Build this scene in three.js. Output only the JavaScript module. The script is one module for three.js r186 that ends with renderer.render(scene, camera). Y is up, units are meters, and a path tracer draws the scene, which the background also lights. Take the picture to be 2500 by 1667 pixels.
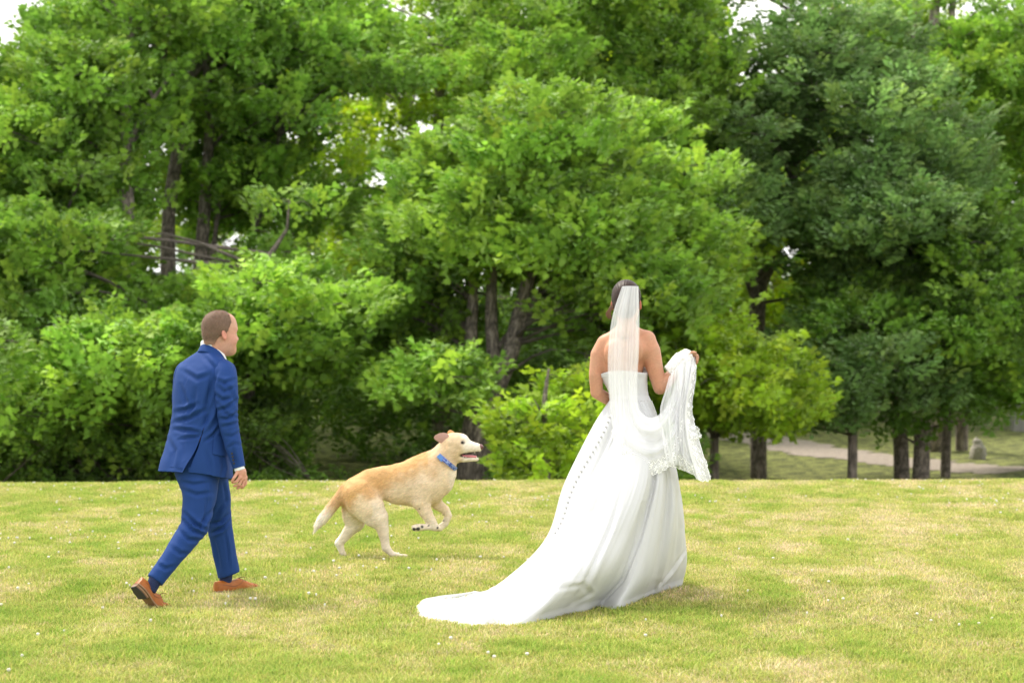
import * as THREE from 'three';
import { mergeGeometries, mergeVertices } from 'three/addons/utils/BufferGeometryUtils.js';
const FAST = false;

// ---------------------------------------------------------------- camera, sky, sun, exposure
const FOCAL = 5900, MIDX = 1250, MIDY = 833.5, EYE = 1.529;           // an 85 mm lens on a 36 mm frame, held at eye height
const renderer = new THREE.WebGLRenderer();
renderer.toneMapping = THREE.LinearToneMapping;
renderer.toneMappingExposure = 1.85;
renderer.shadowMap.enabled = true;
const scene = new THREE.Scene();
const camera = new THREE.PerspectiveCamera(2 * Math.atan(MIDY / FOCAL) * 180 / Math.PI, 1024 / 682, 0.1, 600);
camera.position.set(0, EYE, 0);
camera.lookAt(0, EYE, -10);
camera.focus = 14.4;
camera.userData.fStop = 3.5;

const V = (x, y, z) => new THREE.Vector3(x, y, z);
const clamp = (x, a = 0, b = 1) => Math.min(b, Math.max(a, x));
const lerp = (a, b, t) => a + (b - a) * t;
const smooth = (a, b, x) => { const t = clamp((x - a) / (b - a)); return t * t * (3 - 2 * t); };
function random(seed) { let s = seed >>> 0; return () => { s = (s + 0x6D2B79F5) >>> 0; let t = Math.imul(s ^ (s >>> 15), 1 | s); t = (t + Math.imul(t ^ (t >>> 7), 61 | t)) ^ t; return ((t ^ (t >>> 14)) >>> 0) / 4294967296; }; }
function hash3(x, y, z) { let h = Math.imul(x, 374761393) ^ Math.imul(y, 668265263) ^ Math.imul(z, 2147483647 ^ 0x5bd1e995); h = Math.imul(h ^ (h >>> 13), 1274126177); return ((h ^ (h >>> 16)) >>> 0) / 4294967296; }
function noise(x, y = 0, z = 0) {                                    // value noise, 0..1
  const X = Math.floor(x), Y = Math.floor(y), Z = Math.floor(z), a = x - X, b = y - Y, c = z - Z;
  const u = a * a * (3 - 2 * a), v = b * b * (3 - 2 * b), w = c * c * (3 - 2 * c);
  const n = (i, j, k) => hash3(X + i, Y + j, Z + k);
  return lerp(lerp(lerp(n(0, 0, 0), n(1, 0, 0), u), lerp(n(0, 1, 0), n(1, 1, 0), u), v), lerp(lerp(n(0, 0, 1), n(1, 0, 1), u), lerp(n(0, 1, 1), n(1, 1, 1), u), v), w);
}
const fbm = (x, y, z, o = 4) => { let s = 0, a = 0.5, t = 0; for (let i = 0; i < o; i++) { s += a * noise(x, y, z); t += a; a *= 0.5; x = x * 2.03 + 7.1; y = y * 2.03 + 3.7; z = z * 2.03 + 1.3; } return s / t; };

// hazy, mostly white summer sky with thin broken cloud
{
  const W = 512, Hh = 256, d = new Float32Array(W * Hh * 4);
  for (let j = 0; j < Hh; j++) for (let i = 0; i < W; i++) {
    const el = (j + 0.5) / Hh * Math.PI - Math.PI / 2, az = (i + 0.5) / W * 2 * Math.PI;
    const x = Math.cos(el) * Math.cos(az), y = Math.sin(el), z = Math.cos(el) * Math.sin(az);
    const c = smooth(0.36, 0.6, fbm(x * 3 + 5, y * 5 + 2, z * 3 + 9, 5));
    const k = (j * W + i) * 4, up = clamp(y);
    const blue = [lerp(0.95, 0.66, up), lerp(0.99, 0.77, up), lerp(1.02, 0.93, up)], cloud = [1.12, 1.10, 1.05];
    for (let n = 0; n < 3; n++) d[k + n] = lerp(blue[n], cloud[n], 0.3 + 0.7 * c);
    d[k + 3] = 1;
  }
  const sky = new THREE.DataTexture(d, W, Hh, THREE.RGBAFormat, THREE.FloatType);
  sky.mapping = THREE.EquirectangularReflectionMapping; sky.magFilter = THREE.LinearFilter; sky.wrapS = THREE.RepeatWrapping; sky.needsUpdate = true;
  scene.background = sky; scene.environment = sky;
}
const sun = new THREE.DirectionalLight(new THREE.Color().setRGB(1, 0.93, 0.80), 2.8);   // veiled sun, high, behind the couple and to one side
sun.position.set(-15, 32, -30); sun.target.position.set(0, 0, -16);
sun.castShadow = true; sun.shadow.radius = 26; sun.shadow.mapSize.set(4096, 4096);
Object.assign(sun.shadow.camera, { left: -30, right: 30, top: 30, bottom: -30, near: 1, far: 120 });
scene.add(sun, sun.target);

// ---------------------------------------------------------------- helpers
const taken = {};
function numbered(name) { const n = taken[name] = (taken[name] ?? -1) + 1; return n ? name + '_' + String(n).padStart(3, '0') : name; }
function shadows(o) { o.traverse((m) => { if (m.isMesh) { m.castShadow = true; m.receiveShadow = true; } }); return o; }
function tag(o, label, category, group, kind) { if (label) o.userData.label = label; if (category) o.userData.category = category; if (group) o.userData.group = group; if (kind) o.userData.kind = kind; return o; }
function thing(name, label, category, group) { const o = new THREE.Group(); o.name = numbered(name); scene.add(o); return tag(o, label, category, group); }
function part(name, geometry, material, parent) { const m = new THREE.Mesh(geometry, material); m.name = parent === scene ? numbered(name) : name; m.castShadow = m.receiveShadow = true; parent.add(m); return m; }
const rgb = (r, g, b) => new THREE.Color().setRGB(r, g, b);
const std = (o) => new THREE.MeshStandardMaterial({ side: THREE.DoubleSide, roughness: 0.85, ...o });
const phys = (o) => new THREE.MeshPhysicalMaterial({ side: THREE.DoubleSide, roughness: 0.85, ...o });
function pixels(w, h, fn, { srgb = false, repeat = [1, 1] } = {}) {
  const d = new Uint8Array(w * h * 4);
  for (let j = 0; j < h; j++) for (let i = 0; i < w; i++) { const c = fn(i / w, j / h, i, j), k = (j * w + i) * 4; for (let n = 0; n < 4; n++) d[k + n] = clamp(c[n] ?? 1) * 255; }
  const t = new THREE.DataTexture(d, w, h); t.magFilter = THREE.LinearFilter; t.minFilter = THREE.LinearMipmapLinearFilter; t.generateMipmaps = true; t.wrapS = t.wrapT = THREE.RepeatWrapping; t.repeat.set(...repeat);
  if (srgb) t.colorSpace = THREE.SRGBColorSpace; t.needsUpdate = true; return t;
}
// periodic fbm on a torus, for tiling textures
const tile = (u, v, f, o = 4, s = 0) => { const a = u * 2 * Math.PI, b = v * 2 * Math.PI, r = f / (2 * Math.PI); return fbm(Math.cos(a) * r + 50 + s, Math.sin(a) * r + 50 + Math.cos(b) * r * 1.0, Math.sin(b) * r + 50 - s, o); };

function mesh3(pos, idx, uv) {
  const g = new THREE.BufferGeometry(); g.setAttribute('position', new THREE.Float32BufferAttribute(pos, 3)); g.setIndex(idx);
  if (uv) g.setAttribute('uv', new THREE.Float32BufferAttribute(uv, 2)); g.computeVertexNormals(); return g;
}
// a grid of points rows[j][i] -> surface; closed joins the last column to the first
function sheet(rows, { closed = false, uvw = 1, uvh = 1 } = {}) {
  const n = rows[0].length, m = rows.length, pos = [], uv = [], idx = [];
  const cols = closed ? n + 1 : n;
  for (let j = 0; j < m; j++) for (let i = 0; i < cols; i++) { const p = rows[j][i % n]; pos.push(p.x, p.y, p.z); uv.push(i / (cols - 1) * uvw, j / (m - 1) * uvh); }
  for (let j = 0; j < m - 1; j++) for (let i = 0; i < cols - 1; i++) { const a = j * cols + i, b = a + 1, c = a + cols, d = c + 1; idx.push(a, c, b, b, c, d); }
  const g = mesh3(pos, idx, uv);
  if (closed) {                                                       // same normal on both sides of the seam
    const N = g.attributes.normal;
    for (let j = 0; j < m; j++) { const a = j * cols, b = a + cols - 1, x = N.getX(a) + N.getX(b), y = N.getY(a) + N.getY(b), z = N.getZ(a) + N.getZ(b), l = Math.hypot(x, y, z) || 1; for (const k of [a, b]) N.setXYZ(k, x / l, y / l, z / l); }
  }
  return g;
}
function spline(points, n) { const c = new THREE.CatmullRomCurve3(points, false, 'centripetal'); return Array.from({ length: n }, (_, i) => c.getPoint(i / (n - 1))); }
const bend = (list, t) => { const x = clamp(t) * (list.length - 1), i = Math.min(list.length - 2, Math.floor(x)), f = x - i; const p = (k) => list[clamp(k, 0, list.length - 1)]; const [a, b, c, d] = [p(i - 1), p(i), p(i + 1), p(i + 2)]; return 0.5 * (2 * b + (c - a) * f + (2 * a - 5 * b + 4 * c - d) * f * f + (3 * b - a - 3 * c + d) * f * f * f); };
// tapered tube along points, with a radius at each; rough(u, v, p) scales it
function tube(points, radii, { rad = 10, len = 0, rough = null, flat = 1, cap = true, uvw = 1, uvh = 1 } = {}) {
  const n = len || points.length * 4, path = points.length > 2 ? spline(points, n) : Array.from({ length: n }, (_, i) => points[0].clone().lerp(points[1], i / (n - 1)));
  const rows = []; let side = null;
  for (let j = 0; j < n; j++) {
    const t = path[Math.min(n - 1, j + 1)].clone().sub(path[Math.max(0, j - 1)]).normalize();
    if (!side) side = Math.abs(t.y) > 0.9 ? V(1, 0, 0) : V(0, 1, 0).cross(t).normalize();
    side.sub(t.clone().multiplyScalar(side.dot(t))).normalize();
    const up = t.clone().cross(side), r = bend(radii, j / (n - 1)), row = [];
    for (let i = 0; i < rad; i++) { const a = -i / rad * 2 * Math.PI, k = r * (rough ? rough(i / rad, j / (n - 1), path[j]) : 1); row.push(path[j].clone().addScaledVector(side, Math.cos(a) * k).addScaledVector(up, Math.sin(a) * k * flat)); }
    rows.push(row);
  }
  if (cap) { rows.unshift(rows[0].map(() => path[0].clone())); rows.push(rows.at(-1).map(() => path[n - 1].clone())); }
  return sheet(rows, { closed: true, uvw, uvh });
}
// smooth surface of a signed distance field (naive surface nets); colour(p) gives vertex colours
function skinOf(sdf, lo, hi, cell, colour) {
  const nx = Math.ceil((hi[0] - lo[0]) / cell) + 1, ny = Math.ceil((hi[1] - lo[1]) / cell) + 1, nz = Math.ceil((hi[2] - lo[2]) / cell) + 1;
  const D = new Float32Array(nx * ny * nz).fill(9), at = (i, j, k) => (k * ny + j) * nx + i, B = 6;
  for (let k0 = 0; k0 < nz; k0 += B) for (let j0 = 0; j0 < ny; j0 += B) for (let i0 = 0; i0 < nx; i0 += B) {
    const h = (B - 1) / 2, d = sdf(lo[0] + (i0 + h) * cell, lo[1] + (j0 + h) * cell, lo[2] + (k0 + h) * cell), far = Math.abs(d) > (h + 1) * 1.7321 * cell * 1.35;
    for (let k = k0; k < Math.min(nz, k0 + B); k++) for (let j = j0; j < Math.min(ny, j0 + B); j++) for (let i = i0; i < Math.min(nx, i0 + B); i++) D[at(i, j, k)] = far ? d : sdf(lo[0] + i * cell, lo[1] + j * cell, lo[2] + k * cell);
  }
  const id = new Int32Array(nx * ny * nz).fill(-1), pos = [], idx = [];
  const E = [[0, 1], [0, 2], [0, 4], [1, 3], [1, 5], [2, 3], [2, 6], [3, 7], [4, 5], [4, 6], [5, 7], [6, 7]];
  const c8 = new Float32Array(8);
  for (let k = 0; k < nz - 1; k++) for (let j = 0; j < ny - 1; j++) for (let i = 0; i < nx - 1; i++) {
    let mask = 0; for (let c = 0; c < 8; c++) { c8[c] = D[at(i + (c & 1), j + ((c >> 1) & 1), k + (c >> 2))]; if (c8[c] < 0) mask |= 1 << c; }
    if (mask === 0 || mask === 255) continue;
    let x = 0, y = 0, z = 0, n = 0;
    for (const [a, b] of E) { if ((c8[a] < 0) === (c8[b] < 0)) continue; const t = c8[a] / (c8[a] - c8[b]); x += lerp(a & 1, b & 1, t); y += lerp((a >> 1) & 1, (b >> 1) & 1, t); z += lerp(a >> 2, b >> 2, t); n++; }
    id[at(i, j, k)] = pos.length / 3; pos.push(lo[0] + (i + x / n) * cell, lo[1] + (j + y / n) * cell, lo[2] + (k + z / n) * cell);
  }
  const quad = (a, b, c, d, f) => { if (a < 0 || b < 0 || c < 0 || d < 0) return; f ? idx.push(a, c, b, a, d, c) : idx.push(a, b, c, a, c, d); };
  for (let k = 1; k < nz - 1; k++) for (let j = 1; j < ny - 1; j++) for (let i = 1; i < nx - 1; i++) {
    const s = D[at(i, j, k)] < 0;
    if (s !== (D[at(i + 1, j, k)] < 0)) quad(id[at(i, j - 1, k - 1)], id[at(i, j, k - 1)], id[at(i, j, k)], id[at(i, j - 1, k)], !s);
    if (s !== (D[at(i, j + 1, k)] < 0)) quad(id[at(i - 1, j, k - 1)], id[at(i - 1, j, k)], id[at(i, j, k)], id[at(i, j, k - 1)], !s);
    if (s !== (D[at(i, j, k + 1)] < 0)) quad(id[at(i - 1, j - 1, k)], id[at(i, j - 1, k)], id[at(i, j, k)], id[at(i - 1, j, k)], !s);
  }
  const g = new THREE.BufferGeometry(); g.setAttribute('position', new THREE.Float32BufferAttribute(pos, 3)); g.setIndex(idx);
  const N = [], e = cell * 0.5, uv = [], col = [];
  for (let i = 0; i < pos.length; i += 3) {
    const [x, y, z] = [pos[i], pos[i + 1], pos[i + 2]];
    let a = sdf(x + e, y, z) - sdf(x - e, y, z), b = sdf(x, y + e, z) - sdf(x, y - e, z), c = sdf(x, y, z + e) - sdf(x, y, z - e); const l = Math.hypot(a, b, c) || 1;
    N.push(a / l, b / l, c / l); uv.push(x + z * 0.7, y + z * 0.3); if (colour) col.push(...colour(x, y, z, a / l, b / l, c / l));
  }
  g.setAttribute('normal', new THREE.Float32BufferAttribute(N, 3)); g.setAttribute('uv', new THREE.Float32BufferAttribute(uv, 2));
  if (colour) g.setAttribute('color', new THREE.Float32BufferAttribute(col, 3));
  return g;
}
const smin = (a, b, k) => { const h = Math.max(k - Math.abs(a - b), 0) / k; return Math.min(a, b) - h * h * k * 0.25; };
const smax = (a, b, k) => -smin(-a, -b, k);
function ball(cx, cy, cz, rx, ry = rx, rz = rx) { return (x, y, z) => { const a = (x - cx) / rx, b = (y - cy) / ry, c = (z - cz) / rz, k0 = Math.hypot(a, b, c), k1 = Math.hypot(a / rx, b / ry, c / rz); return k1 < 1e-6 ? -Math.min(rx, ry, rz) : k0 * (k0 - 1) / k1; }; }
function bone(a, b, ra, rb) {                                         // tapered capsule
  const dx = b.x - a.x, dy = b.y - a.y, dz = b.z - a.z, l2 = dx * dx + dy * dy + dz * dz || 1e-9;
  return (x, y, z) => { const px = x - a.x, py = y - a.y, pz = z - a.z, t = clamp((px * dx + py * dy + pz * dz) / l2); return Math.hypot(px - dx * t, py - dy * t, pz - dz * t) - lerp(ra, rb, t); };
}
function chain(points, radii) { const b = []; for (let i = 0; i < points.length - 1; i++) b.push(bone(points[i], points[i + 1], radii[i], radii[i + 1])); return (x, y, z) => { let d = 9; for (const f of b) d = Math.min(d, f(x, y, z)); return d; }; }
const blend = (fs, k) => (x, y, z) => { let d = fs[0](x, y, z); for (let i = 1; i < fs.length; i++) d = smin(d, fs[i](x, y, z), k); return d; };

// ---------------------------------------------------------------- the lie of the land
function landHeight(x, z) {
  const d = -z;
  let h = 0.05 * smooth(12.9, 15.3, d) + 0.006 * x * smooth(15, 25, d);
  h += 0.035 * Math.exp(-((x - 1.1) ** 2 + (d - 14.6) ** 2) / 1.6) - 0.022 * Math.exp(-((x + 2.1) ** 2 + (d - 13.9) ** 2) / 0.35);
  h += 0.03 * (noise(x * 0.35 + 9, d * 0.35) - 0.5) * smooth(17.5, 21, d);
  h -= 1.58 * smooth(24.6, 37, d + 0.25 * (noise(x * 0.4, 3) - 0.5));
  h += 0.04 * Math.max(0, d - 45) * smooth(43, 50, d) + 0.0 * d;
  return h;
}
// where the sight line through a point of the photograph meets the land, and a point on that line at a chosen distance
function lineAt(px, py, dist) { return V((px - MIDX) / FOCAL * dist, EYE - (py - MIDY) / FOCAL * dist, -dist); }
function landAt(px, py, from = 9, to = 90) { for (let d = from; d < to; d += 0.02) { const p = lineAt(px, py, d); if (p.y <= landHeight(p.x, p.z)) return p; } return lineAt(px, py, to); }
// a figure's own axes: x across, y up, z towards the viewer, origin on the land; trace() gives metres in those axes for a point of the photograph at depth d
function figure(px, scale, name, label, category) {
  const z = FOCAL / scale, x = (px - MIDX) / scale, th = Math.atan2(x, z), D = Math.hypot(x, z), y0 = landHeight(x, -z);
  const o = thing(name, label, category); o.position.set(x, y0, -z); o.rotation.y = -th;
  const trace = (qx, qy, d = 0) => { const X = Math.tan(Math.atan((qx - MIDX) / FOCAL) - th) * (D - d), zz = (D - d) * Math.cos(th) - X * Math.sin(th); return V(X, EYE - y0 - (qy - MIDY) / FOCAL * zz, d); };
  const land = (X, d) => { o.updateMatrixWorld(); const w = o.localToWorld(V(X, 0, d)); return landHeight(w.x, w.z) - y0; };
  return { o, trace, land, scale };
}
// ---------------------------------------------------------------- ground
const soilTex = pixels(512, 512, (u, v) => { const a = tile(u, v, 14, 5), b = tile(u, v, 60, 3, 4); const k = 0.55 + 0.9 * (a - 0.5) + 0.7 * (b - 0.5); return [k * 0.98, k * 1.0, k * 0.62, 1]; }, { srgb: true });
{
  const xs = [], ds = [];
  for (let x = -90; x <= 90; x += Math.abs(x) < 12 ? 0.25 : 3) xs.push(x);
  for (let d = -8; d <= 140; d += d < 8 ? 1 : d < 40 ? 0.25 : 1.5) ds.push(d);
  const pos = [], uv = [], idx = [];
  for (const d of ds) for (const x of xs) { pos.push(x, landHeight(x, -d), -d); uv.push(x * 0.6, d * 0.6); }
  for (let j = 0; j < ds.length - 1; j++) for (let i = 0; i < xs.length - 1; i++) { const a = j * xs.length + i, b = a + 1, c = a + xs.length, e = c + 1; idx.push(a, b, c, b, e, c); }
  const lawn = part('lawn', mesh3(pos, idx, uv), std({ color: rgb(0.50, 0.52, 0.40), map: soilTex, roughness: 1 }), scene);
  tag(lawn, 'sunlit lawn rising to a low crest in front of the trees', 'lawn', null, 'structure');
}
// gravel path through the hollow behind the crest
{
  const mid = [[1500, 1040], [1620, 1046], [1720, 1054], [1850, 1072], [1960, 1096], [2080, 1113], [2200, 1127], [2330, 1141], [2480, 1152]];
  const rows = spline(mid.map(([a, b]) => landAt(a, b, 44, 100)), 120).map((p, j, l) => {
    const t = l[Math.min(119, j + 1)].clone().sub(l[Math.max(0, j - 1)]).setY(0).normalize(), s = V(-t.z, 0, t.x);
    return Array.from({ length: 9 }, (_, i) => { const q = p.clone().addScaledVector(s, (i / 8 - 0.5) * (1.7 + 0.9 * (noise(j * 0.6, i > 4 ? 3 : 9) - 0.5) + 0.5 * (noise(j * 2.3, i > 4 ? 13 : 19) - 0.5))); q.y = landHeight(q.x, q.z) + 0.012; return q; });
  });
  const grit = pixels(256, 256, (u, v) => { const k = 0.62 + 0.5 * (tile(u, v, 40, 3) - 0.5); return [k, k * 0.96, k * 0.93, 1]; }, { srgb: true, repeat: [3, 20] });
  tag(part('path', sheet(rows), std({ color: rgb(0.95, 0.87, 0.82), map: grit, roughness: 1 }), scene), 'pale gravel path curving behind the lawn crest under the trees', 'path', null, 'structure');
}
// standing stone beside the path, and a concrete pier with a low bush at its foot
{
  const b = landAtFoot(2388, 54), o = thing('boulder', 'pale pointed standing stone on the grass beside the path', 'stone'); o.position.copy(b); o.scale.setScalar(0.46);
  const f = blend([chain([V(0.02, 0.05, 0), V(0.04, 0.40, 0), V(-0.02, 0.80, 0.02), V(-0.03, 0.98, 0.02)], [0.40, 0.36, 0.20, 0.07])], 0.05);
  part('stone', skinOf((x, y, z) => f(x, y, z) + 0.16 * (Math.abs(fbm(x * 3.2 + 3, y * 2.6, z * 3.2, 3) - 0.5) * 2 - 0.25), [-0.6, -0.3, -0.5], [0.6, 1.1, 0.5], 0.035, (x, y, z) => { const k = 0.34 + 0.16 * fbm(x * 9, y * 9, z * 9, 3); return [k, k * 0.92, k * 0.85]; }), std({ vertexColors: true, roughness: 0.95 }), o);
  const p = landAtFoot(2514, 62), pier = thing('concrete_pier', 'grey board-marked concrete pier standing on the grass beyond the stone', 'pier'); pier.position.copy(p);
  const conc = std({ color: rgb(0.40, 0.38, 0.37), roughness: 0.95, map: pixels(128, 128, (u, v) => { const k = 0.8 + 0.35 * (tile(u, v, 14, 4) - 0.5); return [k, k, k, 1]; }) });
  for (let i = 0; i < 5; i++) { const g = new THREE.BoxGeometry(0.176, 1.75, 0.5); const m = part('board_panel', g, conc, pier); m.position.set(-0.36 + i * 0.18, 0.78, 0.004 * (i % 2)); }
  const cap = part('cap', new THREE.BoxGeometry(1.0, 0.12, 0.62), conc, pier); cap.position.y = 1.72;
}
function landAtFoot(px, d) { const x = (px - MIDX) / FOCAL * d; return V(x, landHeight(x, -d), -d); }
// ---------------------------------------------------------------- trees
const barkTex = pixels(256, 512, (u, v) => { const a = tile(u, v, 10, 4), r = Math.abs(tile(u, v * 0.15, 26, 4, 9) - 0.5) * 4; const k = 0.35 + 0.5 * (a - 0.3) + 0.35 * clamp(r); return [k, k * 0.95, k * 0.92, 1]; }, { srgb: true, repeat: [2, 3] });
const barkBump = pixels(256, 512, (u, v) => { const r = clamp(Math.abs(tile(u, v * 0.15, 26, 4, 9) - 0.5) * 5) * 0.8 + 0.2 * tile(u, v, 30, 3); return [r, r, r, 1]; }, { repeat: [2, 3] });
const barkGrey = std({ color: rgb(0.78, 0.72, 0.68), map: barkTex, bumpMap: barkBump, bumpScale: 0.02, roughness: 1 });
function leafShape(kind, size, R) {                                   // one leaf lying in xz, stalk at the origin, tip along +z, folded a little along its rib
  const maple = [[0.02, 0], [0.30, 0.05], [0.50, 0.32], [0.27, 0.40], [0.33, 0.72], [0.14, 0.62], [0, 1]], oak = [[0.02, 0], [0.13, 0.2], [0.24, 0.42], [0.16, 0.55], [0.26, 0.75], [0, 1]], narrow = [[0.02, 0], [0.2, 0.3], [0.24, 0.55], [0, 1]];
  const half = { maple, oak, narrow }[kind], fold = 0.12 + 0.2 * R(), sag = 0.15 + 0.25 * R(), pts = [...half, ...half.slice(0, -1).reverse().map(([x, z]) => [-x, z])];
  const pos = [0, 0, 0.45 * size], idx = [];
  for (const [x, z] of pts) pos.push(x * size, (Math.abs(x) * fold - sag * z * z) * size + (z > 0.99 ? -0.02 * size : 0), z * size);
  pos[1] = -sag * 0.2 * size;
  for (let i = 1; i <= pts.length; i++) idx.push(0, i, i % pts.length + 1);
  return [pos, idx];
}
function spray(kind, leaves, reach, size, seed) {
  const R = random(seed), pos = [], idx = [], col = [], v = V(0, 0, 0), e = new THREE.Euler(), M = new THREE.Matrix4();
  for (let n = 0; n < leaves; n++) {
    const [p, f] = leafShape(kind, size * (0.7 + 0.55 * R()), R), o = pos.length / 3, t = (n + 0.3) / leaves, side = (n % 2 ? 1 : -1);
    e.set(0.15 + 0.75 * R(), side * (0.5 + 0.9 * R()) * (1 - t * 0.5) + (R() - 0.5) * 0.7, (R() - 0.5) * 1.1, 'YXZ'); M.makeRotationFromEuler(e);
    const ox = side * 0.12 * reach * (1 - t) + (R() - 0.5) * 0.35 * reach, oz = reach * (t - 0.35), oy = -0.25 * reach * t * t + (R() - 0.5) * 0.30 * reach, s = 0.78 + 0.44 * R();
    for (let i = 0; i < p.length; i += 3) { v.set(p[i], p[i + 1], p[i + 2]).applyMatrix4(M); pos.push(v.x + ox, v.y + oy, v.z + oz); col.push(s, s, s * 0.95); }
    for (const k of f) idx.push(k + o);
  }
  const g = mesh3(pos, idx); g.setAttribute('color', new THREE.Float32BufferAttribute(col, 3)); return g;
}
const sprays = { maple: [1, 2, 3].map((s) => spray('maple', 17, 0.46, 0.124, s)), oak: [4, 5, 6].map((s) => spray('oak', 19, 0.44, 0.13, s)), bush: [7, 8].map((s) => spray('narrow', 16, 0.36, 0.10, s)) };
const leafMat = phys({ color: 0xffffff, vertexColors: true, transmission: 0.46, roughness: 1, specularIntensity: 0.5, clearcoat: 0.22, clearcoatRoughness: 0.42 });
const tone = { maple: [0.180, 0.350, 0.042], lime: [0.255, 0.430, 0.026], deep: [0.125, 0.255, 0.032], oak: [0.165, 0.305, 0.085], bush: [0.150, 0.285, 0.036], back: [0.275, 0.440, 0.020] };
const windows = [[862, 985, 60, 60], [800, 1060, 60, 46], [900, 1090, 60, 46], [960, 1120, 40, 46], [835, 330, 55, 60], [850, 600, 45, 46], [905, 430, 55, 60], [955, 50, 6, 90, 0.3], [1010, 100, 6, 90, 0.3], [1090, 60, 6, 90, 0.3], [890, 120, 6, 90, 0.3], [1130, 150, 5, 90, 0.3], [700, 30, 5, 90, 0.3], [1040, 20, 6, 90, 0.3], [2440, 30, 6, 90, 0.35], [410, 580, 42, 48], [492, 600, 42, 48], [450, 370, 30, 48], [470, 200, 15, 48], [620, 520, 20, 46], [1195, 790, 45, 46], [1290, 760, 25, 46], [1165, 1060, 35, 46], [1165, 1130, 35, 46], [1852, 720, 45, 50.5], [1930, 430, 20, 49], [1795, 60, 30, 90, 0.55], [1775, 180, 8, 90, 0.5], [20, 20, 80, 200, 0.5], [310, 300, 20, 42.8], [1080, 250, 20, 52], [2240, 720, 30, 46], [2320, 60, 15, 55]];
// crown: clumps [px, py, half width px, half height px, distance] of the photograph's foliage, each filled with leafy sprays at its own place in depth
function crownOf(kind, colour, clumps, seed, { dense = 1, size = 1, warm = 0.12 } = {}) {
  const R = random(seed), list = [], q = new THREE.Quaternion(), q2 = new THREE.Quaternion(), up = V(0, 1, 0);
  for (const [c, rx, ry, rz] of clumps) {
    const n = Math.round((FAST ? 12 : 31) * dense * rx * rz / (size * size) * (1 + ry));
    const lean = (R() - 0.5) * 0.3, hue = R(), lit = 0.8 + 0.45 * R();
    for (let i = 0; i < n; i++) {
      const a = R() * 6.283, r = Math.sqrt(R()), rr = r * (0.85 + 0.3 * noise(Math.cos(a) * 2 + seed, Math.sin(a) * 2 + 9, c.x * 3)), dome = Math.sqrt(Math.max(0, 1 - Math.min(1, r * r)));
      const x = Math.cos(a) * rr * rx, z = Math.sin(a) * rr * rz, y = ry * (dome * (0.2 + 0.8 * Math.sqrt(R())) * (R() < 0.2 ? -0.5 : 1) - 0.55 * r * r) + lean * x;
      const tilt = 0.45 + 0.75 * r + (R() - 0.5) * 0.8, ax = V(Math.sin(a + 1.5708 + (R() - 0.5)), 0, 0); ax.set(Math.sin(a) * 1, 0, -Math.cos(a)).normalize();
      q.setFromAxisAngle(ax, -tilt); q2.setFromAxisAngle(up, 1.5708 - a + (R() - 0.5) * 1.6);
      const s = size * (0.75 + 0.5 * R());
      const m = new THREE.Matrix4().compose(V(c.x + x, c.y + y, c.z + z), q.clone().multiply(q2), V(s, s, s));
      const v = lit * (0.72 + 0.56 * R()), yel = Math.pow(R(), 3) * 0.8 + warm * hue;
      list.push([m, [colour[0] * v * (1 + 0.6 * yel), colour[1] * v * (1 + 0.22 * yel), colour[2] * v]]);
    }
  }
  return list;
}
function fillCrown(o, kind, list) {
  const set = sprays[kind], per = set.map((_, k) => list.filter((_, i) => i % set.length === k));
  const crown = new THREE.Group(); crown.name = 'crown'; o.add(crown);
  set.forEach((g, k) => { if (!per[k].length) return; const im = new THREE.InstancedMesh(g, leafMat, per[k].length); im.name = 'leaves'; im.userData.kind = 'stuff'; per[k].forEach(([m, c], i) => { im.setMatrixAt(i, m); im.setColorAt(i, rgb(...c)); }); im.castShadow = im.receiveShadow = true; crown.add(im); });
  leafTotal += list.length;
}
let leafTotal = 0;
// clumps scattered through an oval of the photograph [px, py, half w, half h], between two distances
function scatter(R, [px, py, hw, hh], near, far, count, wide = [0.65, 1.25]) {
  const out = [], key = R() * 50;
  for (let i = 0, tries = 0; i < count && tries < count * 8; tries++) {
    const a = R() * 6.283, r = Math.sqrt(R()) * (0.55 + 1.05 * noise(Math.cos(a) * 2.2 + key, Math.sin(a) * 2.2 + key)), x = px + Math.cos(a) * r * hw, y = py + Math.sin(a) * r * hh, d = lerp(near, far, R()), w = lerp(wide[0], wide[1], R());
    if (windows.some(([wx, wy, wr, wd, k = 0.8]) => d < wd && Math.hypot(x - wx, y - wy) < wr + k * w * FOCAL / d)) continue;
    const p = lineAt(x, y, d); if (p.y - 0.3 < landHeight(p.x, p.z)) { continue; }
    out.push([p, w, w * (0.27 + 0.30 * R()), w * (0.75 + 0.4 * R())]); i++;
  }
  return out;
}
const roughBark = (s) => (u, v, p) => 0.86 + 0.28 * fbm(Math.cos(u * 6.283) * 1.6 + s, Math.sin(u * 6.283) * 1.6, p.y * 1.2 + s, 3);
function limb(name, pts, dist, radii, mat, o, seed, rad = 10) { const P = pts.map(([x, y, dd = 0]) => lineAt(x, y, dist + dd)); return part(name, tube(P, radii, { rad, rough: roughBark(seed), uvw: 1, uvh: Math.max(1, P[0].distanceTo(P.at(-1)) * 0.5) }), mat, o); }
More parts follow.
